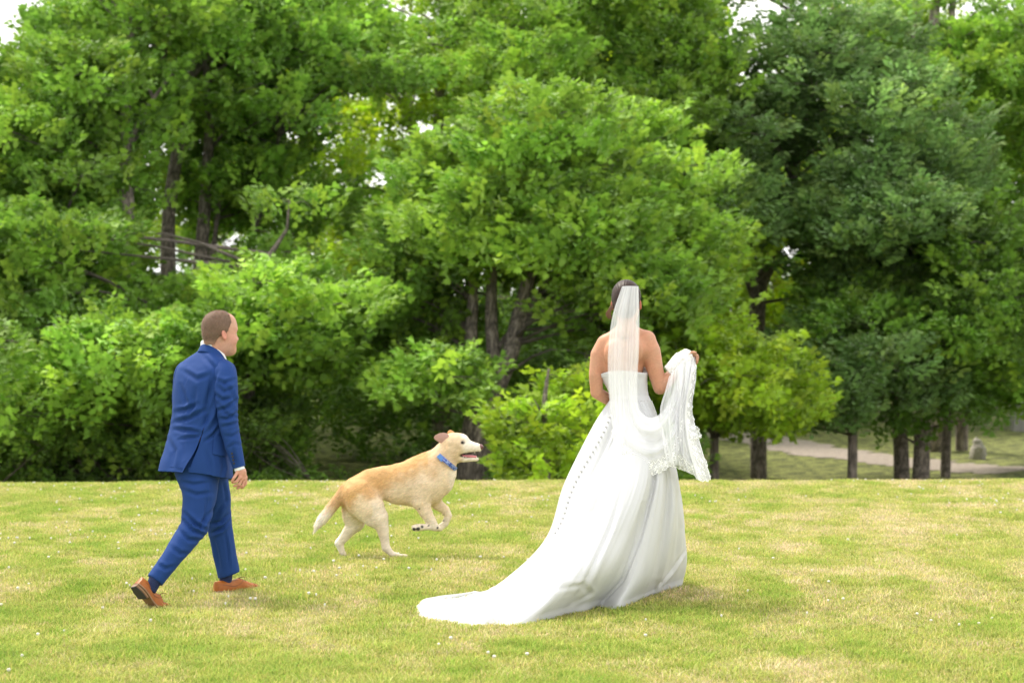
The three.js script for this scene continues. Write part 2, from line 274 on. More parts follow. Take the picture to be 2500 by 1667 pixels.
function twigs(o, R, from, clumps, mat, r0 = 0.035) {                 // thin branches from the stem to the clumps they carry
  const gs = [];
  for (const [c, w] of clumps) {
    const f = from.reduce((b, p) => { const d = Math.abs(p.y + 0.5 - c.y) + p.distanceTo(c) * 0.6; return d < b[0] ? [d, p] : b; }, [1e9, from[0]])[1];
    const mid = f.clone().lerp(c, 0.55); mid.y += (R() - 0.3) * 0.5; mid.x += (R() - 0.5) * 0.4;
    gs.push(tube([f, mid, c.clone().setY(c.y - 0.1)], [r0 * (0.7 + 0.6 * R()), r0 * 0.5, r0 * 0.16], { rad: 5, len: 7 }));
    for (let k = 0; k < 3; k++) { const a = R() * 6.283, e = c.clone().add(V(Math.cos(a) * w * 0.8, 0.05 - 0.2 * R(), Math.sin(a) * w * 0.8)), s = mid.clone().lerp(c, 0.5 + 0.4 * R()); gs.push(tube([s, s.clone().lerp(e, 0.5).add(V(0, 0.08, 0)), e], [r0 * 0.3, r0 * 0.2, r0 * 0.08], { rad: 4, len: 5 })); }
  }
  if (gs.length) { const b = part('branches', mergeGeometries(gs), mat, o); b.userData.kind = 'stuff'; }
}
function tree(spec) {
  const R = random(spec.seed), o = thing(spec.name ?? 'maple_tree', spec.label, spec.category ?? 'tree', spec.group ?? 'trees behind the lawn');
  const mat = barkGrey, stems = [];
  const base = landAtDist(spec.stem[0][0], spec.dist); o.position.copy(base);
  const inner = new THREE.Group();                                    // parts are laid out in world metres, then moved under the tree's base
  const add = (name, pts, radii, seed) => { const m = limb(name, pts, spec.dist, radii, mat, o, seed, name === 'trunk' ? 16 : 10); stems.push(...spline(pts.map(([x, y, dd = 0]) => lineAt(x, y, spec.dist + dd)), 14)); return m; };
  const foot = [spec.stem[0][0], MIDY + (EYE - base.y + 0.15) * FOCAL / spec.dist];
  add('trunk', [foot, ...spec.stem.slice(1)], spec.girth, spec.seed);
  for (const [pts, radii] of spec.limbs ?? []) add('limb', pts, radii, spec.seed + pts[0][0]);
  const clumps = [];
  for (const [oval, near, far, count, wide] of spec.crown) clumps.push(...scatter(R, oval, near, far, Math.ceil(count * (spec.name === 'background_tree' ? 1.3 : 0.86)), wide));
  for (const [x, y, d, w, h] of spec.clumps ?? []) clumps.push([lineAt(x, y, d), w, h, w * 0.9]);
  twigs(o, R, stems, clumps, mat, spec.twig);
  fillCrown(o, spec.leaf ?? 'maple', crownOf(spec.leaf ?? 'maple', tone[spec.tone ?? 'maple'], clumps, spec.seed, spec.look));
  const back = base.clone().negate(); for (const c of o.children) c.position.add(back);
  return o;
}
function landAtDist(px, d) { const x = (px - MIDX) / FOCAL * d; return V(x, landHeight(x, -d), -d); }

tree({ seed: 21, dist: 43, label: 'broad maple with pale clumps of leaves beside the white gap of sky', stem: [[300, 1200], [290, 900], [310, 600], [300, 330], [320, 60]], girth: [0.2, 0.17, 0.15, 0.12, 0.07],
  limbs: [[[[305, 450], [250, 330], [150, 240], [60, 220]], [0.08, 0.06, 0.04, 0.02]], [[[295, 620], [200, 560], [100, 540]], [0.07, 0.05, 0.02]], [[[308, 360], [360, 260], [420, 180]], [0.06, 0.045, 0.02]]],
  crown: [[[160, 480, 300, 330], 40.5, 45, 46], [[100, 760, 300, 150], 39.5, 43, 26], [[300, 160, 230, 170], 42, 46, 26], [[180, 330, 220, 150], 41, 45, 14], [[330, 420, 160, 160], 43, 46, 12]], look: { warm: 0.25 } });
tree({ seed: 22, dist: 47, label: 'twin-stemmed maple with bare grey trunks showing behind the walking man', stem: [[410, 1200], [408, 900], [410, 640], [412, 510], [440, 330], [470, 180], [520, 40], [540, -120]], girth: [0.19, 0.17, 0.15, 0.13, 0.12, 0.10, 0.08, 0.05],
  limbs: [[[[440, 330], [410, 230], [400, 100], [405, -40]], [0.07, 0.055, 0.05, 0.03]], [[[475, 1200], [480, 900], [488, 660], [498, 520], [510, 300], [505, 120], [520, -60]], [0.17, 0.16, 0.14, 0.12, 0.09, 0.07, 0.04]], [[[490, 690], [520, 600], [528, 540], [540, 470]], [0.06, 0.05, 0.045, 0.03]], [[[470, 180], [540, 120], [600, 60]], [0.06, 0.04, 0.02]], [[[618, 560], [640, 500], [665, 420], [680, 330]], [0.05, 0.05, 0.045, 0.03]]],
  crown: [[[560, 180, 330, 260], 44, 50, 56], [[700, 60, 260, 130], 46, 52, 22], [[660, 400, 230, 170], 46, 50, 30], [[560, 720, 220, 140], 42, 46, 22], [[700, 800, 150, 140], 42, 45, 16], [[800, 230, 180, 130], 45, 49, 14], [[560, 540, 120, 80], 48.5, 51, 6]], look: { warm: 0.1 } });
tree({ seed: 23, dist: 40, label: 'low spreading maple with a dark gap under its boughs', stem: [[605, 1200], [600, 1000], [600, 880], [605, 760], [650, 640], [700, 560]], girth: [0.17, 0.15, 0.13, 0.10, 0.06, 0.03],
  limbs: [[[[640, 690], [690, 640], [712, 645]], [0.035, 0.03, 0.012]], [[[600, 880], [520, 800], [430, 780]], [0.06, 0.04, 0.02]]],
  crown: [[[520, 800, 300, 140], 36.5, 40, 21], [[760, 640, 170, 130], 38, 41, 15], [[700, 870, 130, 90], 38.5, 41, 9], [[220, 890, 330, 90], 36.2, 38.6, 17], [[830, 740, 120, 120], 38, 41, 9], [[120, 620, 200, 90], 39, 42, 10]], look: { warm: 0.35 } });
tree({ seed: 24, dist: 40, label: 'many-stemmed maple with dark forked trunk behind the running dog', stem: [[1165, 1200], [1172, 1080], [1195, 980], [1230, 900], [1255, 830], [1275, 740], [1330, 560], [1390, 420]], girth: [0.30, 0.26, 0.19, 0.16, 0.14, 0.12, 0.09, 0.05],
  limbs: [[[[1140, 1190], [1150, 1050], [1165, 960], [1150, 820], [1155, 720], [1140, 560]], [0.18, 0.16, 0.12, 0.11, 0.09, 0.05]], [[[1195, 980], [1205, 880], [1200, 790], [1200, 700], [1210, 560]], [0.13, 0.12, 0.11, 0.09, 0.06]], [[[1250, 840], [1285, 770], [1310, 720], [1400, 640]], [0.09, 0.08, 0.07, 0.03]], [[[1205, 870], [1235, 820], [1300, 760]], [0.045, 0.035, 0.02]]],
  crown: [[[1250, 500, 270, 220], 37.5, 44, 30], [[1330, 330, 200, 130], 40, 44, 14], [[1120, 560, 150, 90], 38, 41, 8], [[1180, 390, 160, 110], 38, 41, 14], [[1480, 570, 200, 110], 37.5, 41, 18], [[1090, 960, 90, 60], 36.8, 38.5, 6, [0.7, 1.0]], [[1400, 720, 180, 110], 38, 41, 15], [[1000, 640, 150, 130], 39, 42, 14], [[950, 800, 120, 110], 39, 42, 9], [[1020, 400, 130, 130], 41, 44, 9], [[1560, 420, 150, 130], 40, 43, 11], [[1640, 640, 120, 90], 39, 42, 8], [[900, 560, 110, 120], 42, 45, 7]], tone: 'maple', look: { warm: 0.5 } });
tree({ seed: 25, dist: 35.5, name: 'maple_sapling', label: 'bushy young maple with yellowing leaves between the dog and the bride', stem: [[1330, 1200], [1335, 1080], [1330, 980], [1340, 900]], girth: [0.06, 0.05, 0.04, 0.02],
  crown: [[[1335, 985, 95, 70], 35, 37, 9, [0.45, 0.8]], [[1320, 1085, 95, 70], 35, 37, 8, [0.45, 0.8]]], tone: 'lime', look: { warm: 0.35 }, twig: 0.02 });
tree({ seed: 26, dist: 50, label: 'tall maple rising in tiers of leaves above the bride', stem: [[1450, 1200], [1452, 900], [1448, 600], [1452, 330], [1450, 200], [1465, -100]], girth: [0.22, 0.2, 0.18, 0.16, 0.13, 0.08],
  limbs: [[[[1452, 330], [1530, 240], [1610, 160]], [0.08, 0.05, 0.03]]],
  crown: [[[1420, 170, 320, 240], 45, 52, 62], [[1200, 180, 170, 160], 47, 52, 22], [[1650, 300, 120, 200], 46, 51, 18], [[1560, 330, 170, 200], 45, 49, 22], [[1650, 560, 120, 120], 44, 48, 12]], look: { warm: 0.35 } });
tree({ seed: 27, dist: 53, label: 'maple whose thin top is speckled with sky', stem: [[1075, 1200], [1078, 800], [1072, 400], [1075, 230], [1080, 0]], girth: [0.2, 0.19, 0.17, 0.14, 0.08],
  limbs: [[[[1075, 560], [1035, 420], [1000, 300], [985, 230]], [0.09, 0.08, 0.06, 0.04]], [[[1140, 560], [1150, 380], [1160, 300], [1170, 150]], [0.09, 0.08, 0.07, 0.04]]],
  crown: [[[1000, 300, 220, 130], 50, 55, 34], [[960, 100, 260, 170], 50, 57, 40], [[930, 480, 160, 150], 50, 55, 26]], tone: 'lime', look: { warm: 0.2, dense: 0.34 } });
tree({ seed: 28, dist: 46, label: 'bright lime-green maple hanging low beside the held veil', stem: [[1745, 1130], [1744, 1000], [1740, 880], [1760, 760]], girth: [0.09, 0.08, 0.06, 0.03],
  limbs: [[[[1742, 900], [1820, 840], [1880, 820]], [0.04, 0.03, 0.015]]],
  crown: [[[1780, 870, 160, 120], 39.5, 43, 19, [0.65, 1.1]], [[1700, 960, 110, 80], 41.5, 44, 10, [0.6, 0.95]], [[1830, 990, 90, 60], 41.5, 44, 8, [0.6, 0.9]], [[1730, 640, 110, 70], 44, 47, 8]], tone: 'lime', look: { warm: 0.35 } });
tree({ seed: 29, dist: 50, name: 'oak_tree', label: 'tall blue-green oak on the grey trunk nearest the path', stem: [[1853, 1200], [1852, 1000], [1850, 760], [1858, 690], [1895, 620], [1935, 430], [1960, 330], [1985, 150], [2000, -80]], girth: [0.18, 0.17, 0.17, 0.16, 0.12, 0.11, 0.10, 0.08, 0.05],
  limbs: [[[[1848, 740], [1820, 660], [1800, 560], [1790, 470]], [0.09, 0.075, 0.06, 0.04]], [[[1885, 640], [1960, 670], [2020, 650], [2060, 630]], [0.04, 0.035, 0.025, 0.015]], [[[1945, 400], [1870, 250], [1890, 130]], [0.06, 0.05, 0.03]], [[[2140, 530], [2190, 525], [2230, 485], [2290, 505]], [0.05, 0.04, 0.035, 0.02]]],
  crown: [[[2040, 330, 250, 230], 45, 51, 44], [[2130, 590, 220, 90], 44.5, 49, 22], [[1990, 90, 230, 140], 46, 52, 26], [[1860, 420, 120, 150], 47, 52, 12], [[1800, 560, 130, 110], 45, 49, 13], [[1720, 380, 110, 130], 47, 51, 9], [[2200, 430, 130, 130], 45, 49, 12]], leaf: 'oak', tone: 'oak', look: { warm: 0.1 } });
tree({ seed: 30, dist: 46, name: 'oak_tree', label: 'small blue-green oak on a thin dark stem beside the path', stem: [[2080, 1180], [2082, 1050], [2075, 950], [2090, 850]], girth: [0.10, 0.09, 0.07, 0.03],
  limbs: [[[[2078, 980], [2010, 920], [1970, 900]], [0.03, 0.025, 0.012]]],
  crown: [[[2060, 900, 170, 80], 43.5, 46.5, 15, [0.6, 1.0]], [[2020, 1000, 90, 50], 44, 46, 5, [0.5, 0.8]], [[2200, 920, 100, 60], 44, 46, 6, [0.6, 0.9]]], leaf: 'oak', tone: 'oak' });
tree({ seed: 31, dist: 49, label: 'maple on a stout dark trunk, first of the three trunks by the path', stem: [[2203, 1200], [2200, 1080], [2195, 950], [2230, 760], [2260, 560]], girth: [0.165, 0.15, 0.13, 0.10, 0.06],
  limbs: [[[[2280, 890], [2330, 840], [2345, 790], [2300, 780]], [0.05, 0.04, 0.035, 0.015]], [[[2290, 895], [2240, 870], [2190, 840]], [0.045, 0.03, 0.012]]],
  crown: [[[2260, 740, 200, 110], 45, 49, 20], [[2380, 800, 160, 130], 44.5, 48, 18], [[2100, 760, 130, 70], 46, 50, 9]], tone: 'maple', look: { warm: 0.15 } });
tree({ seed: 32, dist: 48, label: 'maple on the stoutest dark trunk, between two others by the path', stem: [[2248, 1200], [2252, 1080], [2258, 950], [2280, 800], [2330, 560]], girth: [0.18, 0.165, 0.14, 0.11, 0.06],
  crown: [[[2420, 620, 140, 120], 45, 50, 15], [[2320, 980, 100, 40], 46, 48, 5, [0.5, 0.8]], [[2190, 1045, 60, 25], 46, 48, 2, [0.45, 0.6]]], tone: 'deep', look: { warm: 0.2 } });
tree({ seed: 33, dist: 50, label: 'maple on a slim dark trunk, last of the three beside the standing stone', stem: [[2309, 1200], [2311, 1080], [2318, 950], [2340, 750], [2380, 520]], girth: [0.11, 0.10, 0.09, 0.07, 0.04],
  crown: [[[2420, 910, 130, 60], 48, 52, 10], [[2480, 780, 90, 130], 46, 50, 9], [[2360, 900, 120, 70], 48, 52, 8]], tone: 'maple', look: { warm: 0.3 } });
tree({ seed: 34, dist: 56, label: 'tall maple with several upright grey stems above the standing stone', stem: [[2290, 1200], [2285, 800], [2268, 450], [2280, 100], [2290, -100]], girth: [0.2, 0.18, 0.15, 0.13, 0.1],
  limbs: [[[[2350, 1100], [2340, 500], [2310, 330], [2320, 130], [2330, -60]], [0.15, 0.13, 0.11, 0.09, 0.07]], [[[2268, 200], [2235, 130], [2240, 0]], [0.06, 0.05, 0.03]]],
  crown: [[[2400, 320, 200, 280], 52, 58, 50], [[2300, 120, 160, 150], 53, 58, 22], [[2490, 140, 90, 130], 52, 57, 10]], look: { warm: 0.35 } });
// the wood goes on to both sides of the view
[[-330, 45, 'beyond the white gap of sky'], [-640, 48, 'second beyond the white gap of sky'], [-960, 46, 'third beyond the white gap of sky'], [2760, 50, 'beyond the concrete pier'], [3060, 53, 'second beyond the concrete pier']].forEach(([x, d, where], i) => tree({ seed: 140 + i, dist: d, label: 'full green maple ' + where, stem: [[x, 1200], [x + 10, 800], [x - 12, 420], [x + 16, 40]], girth: [0.2, 0.17, 0.13, 0.06],
  crown: [[[x, 420 + (x < 0 ? 60 : 0), 200, 340], d - 3, d + 3, 46], [[x - 20, 860, 200, 150], d - 4, d - 1, i < 3 ? 18 : 6]], look: { warm: 0.3 } }));
// trees farther back, sunlit through from behind
[[-60, 66, 500], [150, 70, 420], [330, 64, 500], [520, 72, 420], [700, 62, 560], [860, 66, 540], [1010, 74, 470], [1230, 64, 520], [1400, 72, 420], [1560, 64, 500], [1720, 68, 640], [1900, 72, 560], [2080, 66, 480], [2240, 74, 460], [2420, 68, 420], [2570, 64, 500]].forEach(([x, d, y], i) => {
  const front = ['the white gap of sky', 'the pale maple beside the sky gap', 'the dark-stemmed broad maple', 'the twin grey trunks', 'the leaning grey stem', 'the dark gap under the boughs', 'the maple speckled with sky', 'the many-stemmed maple', 'the tiers of leaves over the dog', 'the tall maple above the bride', 'the narrow gap of sky beside the oak', 'the grey-trunked oak', 'the small oak by the path', 'the three dark trunks', 'the standing stone', 'the concrete pier'][i];
  const side = i % 2 ? 1 : -1, lower = x > 1600 ? 900 : 1040;
  tree({ seed: 50 + i, dist: d, name: 'background_tree', label: 'yellow-green tree of the back row, behind ' + front, group: 'trees of the back row', stem: [[x, 1150], [x + 6 * side, 800], [x - 8 * side, y], [x + 14 * side, y - 260]], girth: [0.2, 0.18, 0.14, 0.07],
    crown: [[[x, lower * 0.62, 150, lower * 0.36], d - 3, d + 3, 20, [1.0, 1.8]], [[x, y - 330, 130, 150], d - 2, d + 2, x > 1650 && x < 1800 || x < 100 ? 2 : x > 820 && x < 1300 ? 4 : 7, [0.9, 1.5]]], tone: i % 3 === 2 ? 'maple' : 'back', look: { size: 1.25, warm: 0.4, dense: 0.42 } });
});
// shrubs along the foot of the wood
[[-40, 1080], [110, 1070], [250, 1085], [380, 1060], [520, 1070], [650, 1050], [740, 1090], [40, 1000], [190, 1010], [600, 1120], [1400, 1110], [1500, 1120]].forEach(([x, y], i) => {
  const R = random(90 + i), d = 38.2 + 2 * R(), b = landAtDist(x, d), at = ['below the palest maple boughs', 'under the broad dark-stemmed maple', 'behind the man, beneath low boughs', 'just behind the jacket of the man', 'in front of the man, at elbow height', 'between the man and the dark gap', 'at the edge of the dark gap', 'second tier, under the pale maple', 'second tier, under the dark stem', 'low and wide, before the dark gap', 'beside the skirt of the bride', 'behind the skirt of the bride'][i], o = thing('shrub', 'leafy green shrub ' + at, 'shrub', 'shrubs at the foot of the wood');
  const clumps = scatter(R, [x, y + 5, 170, 85], d - 0.8, d + 1.6, 12, [0.45, 0.95]); for (let k = 0; k < 5; k++) clumps.push([V(b.x + (R() - 0.5) * 1.6, b.y + 0.3 + R() * 0.5, b.z + (R() - 0.5)), 0.6, 0.35, 0.6]);
  const stems = [b, b.clone().add(V(0, 0.4, 0)), b.clone().add(V(0.2, 0.8, 0))];
  twigs(o, R, stems, clumps, barkGrey, 0.018); fillCrown(o, i % 3 ? 'maple' : 'bush', crownOf('bush', i % 2 ? tone.maple : tone.bush, clumps, 90 + i, { size: 0.85, dense: 0.8, warm: 0.2 }));
});
// thicket that closes the view low down behind the left-hand trees
{
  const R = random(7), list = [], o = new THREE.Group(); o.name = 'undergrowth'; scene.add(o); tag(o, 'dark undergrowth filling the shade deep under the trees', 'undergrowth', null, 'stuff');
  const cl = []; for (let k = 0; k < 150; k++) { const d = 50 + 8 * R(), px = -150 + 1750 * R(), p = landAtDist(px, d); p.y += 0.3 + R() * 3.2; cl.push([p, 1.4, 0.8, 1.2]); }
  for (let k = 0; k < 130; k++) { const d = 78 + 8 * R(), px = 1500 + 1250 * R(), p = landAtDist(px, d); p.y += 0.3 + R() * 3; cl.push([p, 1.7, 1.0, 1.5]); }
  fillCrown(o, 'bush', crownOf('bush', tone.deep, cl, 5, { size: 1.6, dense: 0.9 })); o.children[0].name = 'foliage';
}
console.log('sprays', leafTotal);
// ---------------------------------------------------------------- cloth helpers
// creases: [points [x, y, depth], depth m, width m]; pressed into the side of a cloth that faces the viewer's half of the figure
function press(g, list, T, back = -0.15) {
  const P = g.attributes.position, N = g.attributes.normal;
  const segs = list.map(([pts, deep, wide]) => ({ p: pts.map(([x, y, d = 0.1]) => T(x, y, d)), deep, wide: wide * 0.85 }));
  for (let i = 0; i < P.count; i++) {
    const x = P.getX(i), y = P.getY(i), nz = N.getZ(i); if (nz < back) continue; let m = 0;
    for (const { p, deep, wide } of segs) {
      let best = 9, sgn = 1, along = 0;
      for (let k = 0; k < p.length - 1; k++) { const ax = p[k].x, ay = p[k].y, bx = p[k + 1].x - ax, by = p[k + 1].y - ay, t = clamp(((x - ax) * bx + (y - ay) * by) / (bx * bx + by * by)), d = Math.hypot(x - ax - bx * t, y - ay - by * t); if (d < best) { best = d; sgn = Math.sign(bx * (y - ay) - by * (x - ax)); along = (k + t) / (p.length - 1); } }
      if (best > wide * 4) continue;
      const e = Math.sqrt(Math.sin(Math.PI * clamp(along, 0.02, 0.98))), s = best * sgn / wide;
      m += 1.5 * deep * e * (-Math.exp(-s * s) + 0.75 * Math.exp(-((s - 1.6) ** 2)) + 0.25 * Math.exp(-((s + 1.6) ** 2)));
    }
    if (m) P.setXYZ(i, x + N.getX(i) * m, y + N.getY(i) * m, P.getZ(i) + N.getZ(i) * m);
  }
  const old = N.clone(); g.computeVertexNormals(); return g;
}
function rumple(g, amp, fx, fy, fz, seed = 0) { const P = g.attributes.position, N = g.attributes.normal; for (let i = 0; i < P.count; i++) { const x = P.getX(i), y = P.getY(i), z = P.getZ(i), m = amp * 2 * (fbm(x * fx + seed + 40, y * fy + 40, z * fz + 40, 3) - 0.5); P.setXYZ(i, x + N.getX(i) * m, y + N.getY(i) * m, z + N.getZ(i) * m); } g.computeVertexNormals(); return g; }
const trampledRing = [];                                              // outline of the gown on the lawn: no blades stand up inside it
function trampled(x, z) { let inside = false; for (let i = 0, n = trampledRing.length, j = n - 1; i < n; j = i++) { const [xi, zi] = trampledRing[i], [xj, zj] = trampledRing[j]; if ((zi > z) !== (zj > z) && x < (xj - xi) * (z - zi) / (zj - zi) + xi) inside = !inside; } return inside; }
const at3 = (g, m4) => { g.applyMatrix4(m4); return g; };
const skinTex = pixels(256, 256, (u, v) => { const k = 0.9 + 0.22 * (tile(u, v, 22, 4) - 0.5) + 0.06 * (tile(u, v, 60, 2, 3) - 0.5); return [k, k * (0.985 + 0.06 * (tile(u, v, 9, 3, 6) - 0.5)), k * 0.98, 1]; }, { repeat: [6, 6] });
const weave = pixels(128, 128, (u, v, i, j) => { const k = 0.9 + 0.1 * (((i + j) % 4) < 2 ? 1 : 0) - 0.12 * (tile(u, v, 50, 2) - 0.5); return [k, k, k, 1]; }, { repeat: [26, 26] });

function headSDF(p) {                                                 // f forward, u up, s to the person's right
  const F = [ball(-0.012, 0.045, 0, 0.098, 0.09, 0.077), ball(0.028, -0.02, 0, 0.066, 0.098, 0.063), ball(0.03, -0.072, 0, 0.058, 0.042, 0.052), ball(0.072, -0.096, 0, 0.024, 0.021, 0.026), ball(0.07, 0.028, 0, 0.026, 0.018, 0.05), ball(0.045, 0.07, 0, 0.045, 0.05, 0.058), ball(0.055, -0.028, 0.038, 0.03, 0.022, 0.02), ball(0.055, -0.028, -0.038, 0.03, 0.022, 0.02)];
  const core = blend(F, 0.035), nose = blend([bone({ x: 0.088, y: 0.018, z: 0 }, { x: 0.104, y: -0.02, z: 0 }, 0.008, 0.010), ball(0.105, -0.024, 0, 0.0105), ball(0.098, -0.027, 0.012, 0.009), ball(0.098, -0.027, -0.012, 0.009)], 0.012);
  const lips = blend([ball(0.084, -0.053, 0, 0.011, 0.006, 0.024), ball(0.083, -0.066, 0, 0.011, 0.007, 0.02)], 0.004), neck = chain(p.neck, p.neckR);
  const sock = (s) => ball(0.097, 0.006, s * 0.033, 0.016, 0.011, 0.017), eye = (s) => ball(0.078, 0.006, s * 0.031, 0.0125);
  const ear = (s) => { const o = ball(0, 0, 0, 0.017, 0.030, 0.011), c = ball(0.004, 0.004, s * 0.012, 0.011, 0.021, 0.008); return (x, y, z) => { const X = x + 0.012, Y = y + 0.004, Z = z - s * 0.080, a = 0.25, xr = X * Math.cos(a) + Y * Math.sin(a), yr = -X * Math.sin(a) + Y * Math.cos(a); const zr = Z - s * -xr * 0.25; return smax(o(xr, yr, zr), -c(xr, yr, zr), 0.006); }; };
  const sL = sock(-1), sR = sock(1), eL = eye(-1), eR = eye(1), aL = ear(-1), aR = ear(1);
  return (x, y, z) => { let d = core(x, y, z); if (d > 0.12 && y > -0.1) return d; d = smin(d, nose(x, y, z), 0.014); d = smin(d, lips(x, y, z), 0.008); d = smax(d, -sL(x, y, z), 0.016); d = smax(d, -sR(x, y, z), 0.016); d = Math.min(d, eL(x, y, z), eR(x, y, z)); d = smin(d, neck(x, y, z), 0.03); return smin(d, Math.min(aL(x, y, z), aR(x, y, z)), 0.006); };
}
function axes(origin, forward, up = V(0, 1, 0)) { const f = forward.clone().normalize(), r = f.clone().cross(up).normalize(), u = r.clone().cross(f); return new THREE.Matrix4().makeBasis(f, u, r).setPosition(origin); }

// ---------------------------------------------------------------- the man in the blue suit
{
  const { o: man, trace: T, land } = figure(480, 415, 'person', 'man in a blue suit and tan shoes striding across the lawn', 'person');
  const yaw = 0.70, fwd = V(Math.cos(yaw), 0, -Math.sin(yaw)), right = V(Math.sin(yaw), 0, Math.cos(yaw));
  const blue = phys({ color: rgb(0.013, 0.047, 0.190), map: weave, roughness: 0.75, specularIntensity: 0.35, sheen: 0.1, sheenColor: rgb(0.15, 0.25, 0.7), sheenRoughness: 0.5 });
  const skin = phys({ color: rgb(0.92, 0.92, 0.92), vertexColors: true, map: skinTex, roughness: 0.55, specularIntensity: 0.4 });
  const white = std({ color: rgb(0.78, 0.79, 0.82), roughness: 0.8 });
  // jacket body: rings [centre x, y, half breadth, half depth, tilt]; a = 0 behind, growing over the right side to the front
  const rings = [[521, 870, 0.080, 0.074, 24], [518, 874, 0.105, 0.078, 18], [512, 880, 0.158, 0.092, 11], [507, 889, 0.190, 0.108, 6], [503, 905, 0.206, 0.130, 2], [500, 935, 0.208, 0.146, 0], [498, 970, 0.202, 0.152, 0], [495, 1010, 0.196, 0.154, 0], [490, 1050, 0.200, 0.160, 0], [484, 1095, 0.216, 0.172, 2], [479, 1128, 0.228, 0.182, 5], [477, 1156, 0.234, 0.188, 8]];
  const get = (k, v) => bend(rings.map((r) => r[k]), v);
  const coat = (a, v, out = 0) => {
    const [cx, py, A, B, tilt] = [0, 1, 2, 3, 4].map((k) => get(k, v));
    const ca = Math.cos(a), sa = Math.sin(a), pw = (x) => Math.sign(x) * Math.pow(Math.abs(x), 0.86);
    let f = -pw(ca) * (B + out), r = pw(sa) * (A + out);
    const blade = Math.exp(-((v - 0.46) ** 2) / 0.02) * 0.010 * (Math.exp(-((Math.abs(a) - 0.75) ** 2) / 0.12)); f -= blade;
    f += 0.008 * Math.exp(-(a * a) / 0.03) * smooth(0.2, 0.4, v) * smooth(0.85, 0.6, v);
    const p = T(cx, py - tilt * ca, 0).addScaledVector(fwd, f).addScaledVector(right, r);
    if (v > 0.7) { const w = (v - 0.7) / 0.3; p.addScaledVector(fwd, -0.012 * w * Math.cos(a * 3 + 0.7)); p.y -= 0.018 * w * Math.exp(-((a - 1.9) ** 2) / 0.5); p.addScaledVector(right, 0.01 * w * Math.sin(a * 5)); }
    return p;
  };
  {
    const cols = 150, rows = [];
    for (let j = 0; j <= 110; j++) {
      const v = j / 110, w = smooth(0.70, 1, v), vent = lerp(0.86, 0.44, clamp((v - 0.70) / 0.30)), gap = v > 0.70 ? 0.02 + 0.06 * smooth(0.85, 1, v) : 0, row = [];
      for (let i = 0; i <= cols; i++) { const t = i / cols, a = vent + gap / 2 + t * (2 * Math.PI - gap), flap = w * 0.03 * Math.exp(-((1 - t) / 0.06)); const p = coat(a, v); p.addScaledVector(fwd, -flap); row.push(p); }
      rows.push(row);
    }
    rows.push(rows.at(-1).map((p) => p.clone().add(V(0, 0.0, 0)).lerp(T(480, 1150, 0), 0.035)));
    rows.push(rows.at(-1).map((p) => p.clone().add(V(0, 0.03, 0))));
    const g = sheet(rows, { uvw: 2, uvh: 1 });
    press(g, [[[[453, 895], [452, 960], [449, 1040], [447, 1120]], 0.004, 0.006], [[[445, 905], [480, 925], [512, 915]], 0.006, 0.016], [[[520, 925], [505, 985], [500, 1030]], 0.012, 0.02], [[[524, 960], [512, 1010], [495, 1040]], 0.010, 0.016], [[[430, 1005], [455, 1000], [480, 985]], 0.009, 0.013], [[[428, 1030], [460, 1022], [500, 1000]], 0.010, 0.014], [[[425, 1048], [465, 1050], [495, 1058]], 0.011, 0.012], [[[440, 1070], [470, 1066], [492, 1062]], 0.010, 0.010], [[[500, 1075], [520, 1060], [535, 1040]], 0.008, 0.012], [[[410, 1075], [425, 1100], [418, 1140]], 0.007, 0.016], [[[505, 1100], [512, 1130], [515, 1165]], 0.006, 0.015], [[[540, 1110], [545, 1140], [540, 1165]], 0.006, 0.012], [[[440, 940], [450, 975], [460, 990]], 0.006, 0.014], [[[475, 950], [470, 990], [455, 1020]], 0.007, 0.016], [[[497, 870], [520, 895], [530, 910]], 0.006, 0.015]], T);
    rumple(g, 0.004, 9, 7, 9, 3);
    part('jacket', g, blue, man);
  }
  const jacket = man.children[0];
  // right sleeve, left sleeve
  const sleeve = (pts, radii, creases, seed) => { const g = tube(pts, radii, { rad: 36, len: 80, cap: false, flat: 1, uvw: 0.5, uvh: 0.8 }); press(g, creases, T); rumple(g, 0.0035, 11, 8, 11, seed); return part('sleeve', g, blue, jacket); };
  sleeve([T(533, 886, 0.10), T(546, 905, 0.15), T(551, 940, 0.185), T(553, 985, 0.20), T(557, 1030, 0.20), T(568, 1085, 0.205), T(583, 1141, 0.215)], [0.030, 0.062, 0.069, 0.064, 0.057, 0.049, 0.037], [[[[525, 925], [545, 935], [572, 925]], 0.007, 0.012], [[[523, 960], [540, 975], [565, 970]], 0.009, 0.012], [[[528, 1000], [550, 995], [575, 975]], 0.009, 0.012], [[[535, 1020], [555, 1020], [577, 1005]], 0.009, 0.011], [[[538, 1040], [560, 1035], [580, 1030]], 0.007, 0.010], [[[545, 1060], [565, 1062], [586, 1052]], 0.006, 0.010], [[[530, 905], [520, 940], [521, 980]], 0.006, 0.010], [[[565, 1085], [570, 1110], [575, 1130]], 0.005, 0.012], [[[528, 935], [545, 955], [570, 945]], 0.007, 0.010], [[[530, 980], [552, 1010], [578, 1018]], 0.007, 0.010], [[[540, 930], [560, 950], [576, 985]], 0.006, 0.012], [[[555, 1090], [570, 1080], [590, 1085]], 0.005, 0.010]], 5);
  sleeve([T(470, 886, -0.11), T(452, 905, -0.17), T(446, 940, -0.20), T(444, 985, -0.22), T(448, 1030, -0.24), T(462, 1085, -0.27), T(480, 1136, -0.30)], [0.030, 0.058, 0.062, 0.058, 0.052, 0.045, 0.036], [], 8);
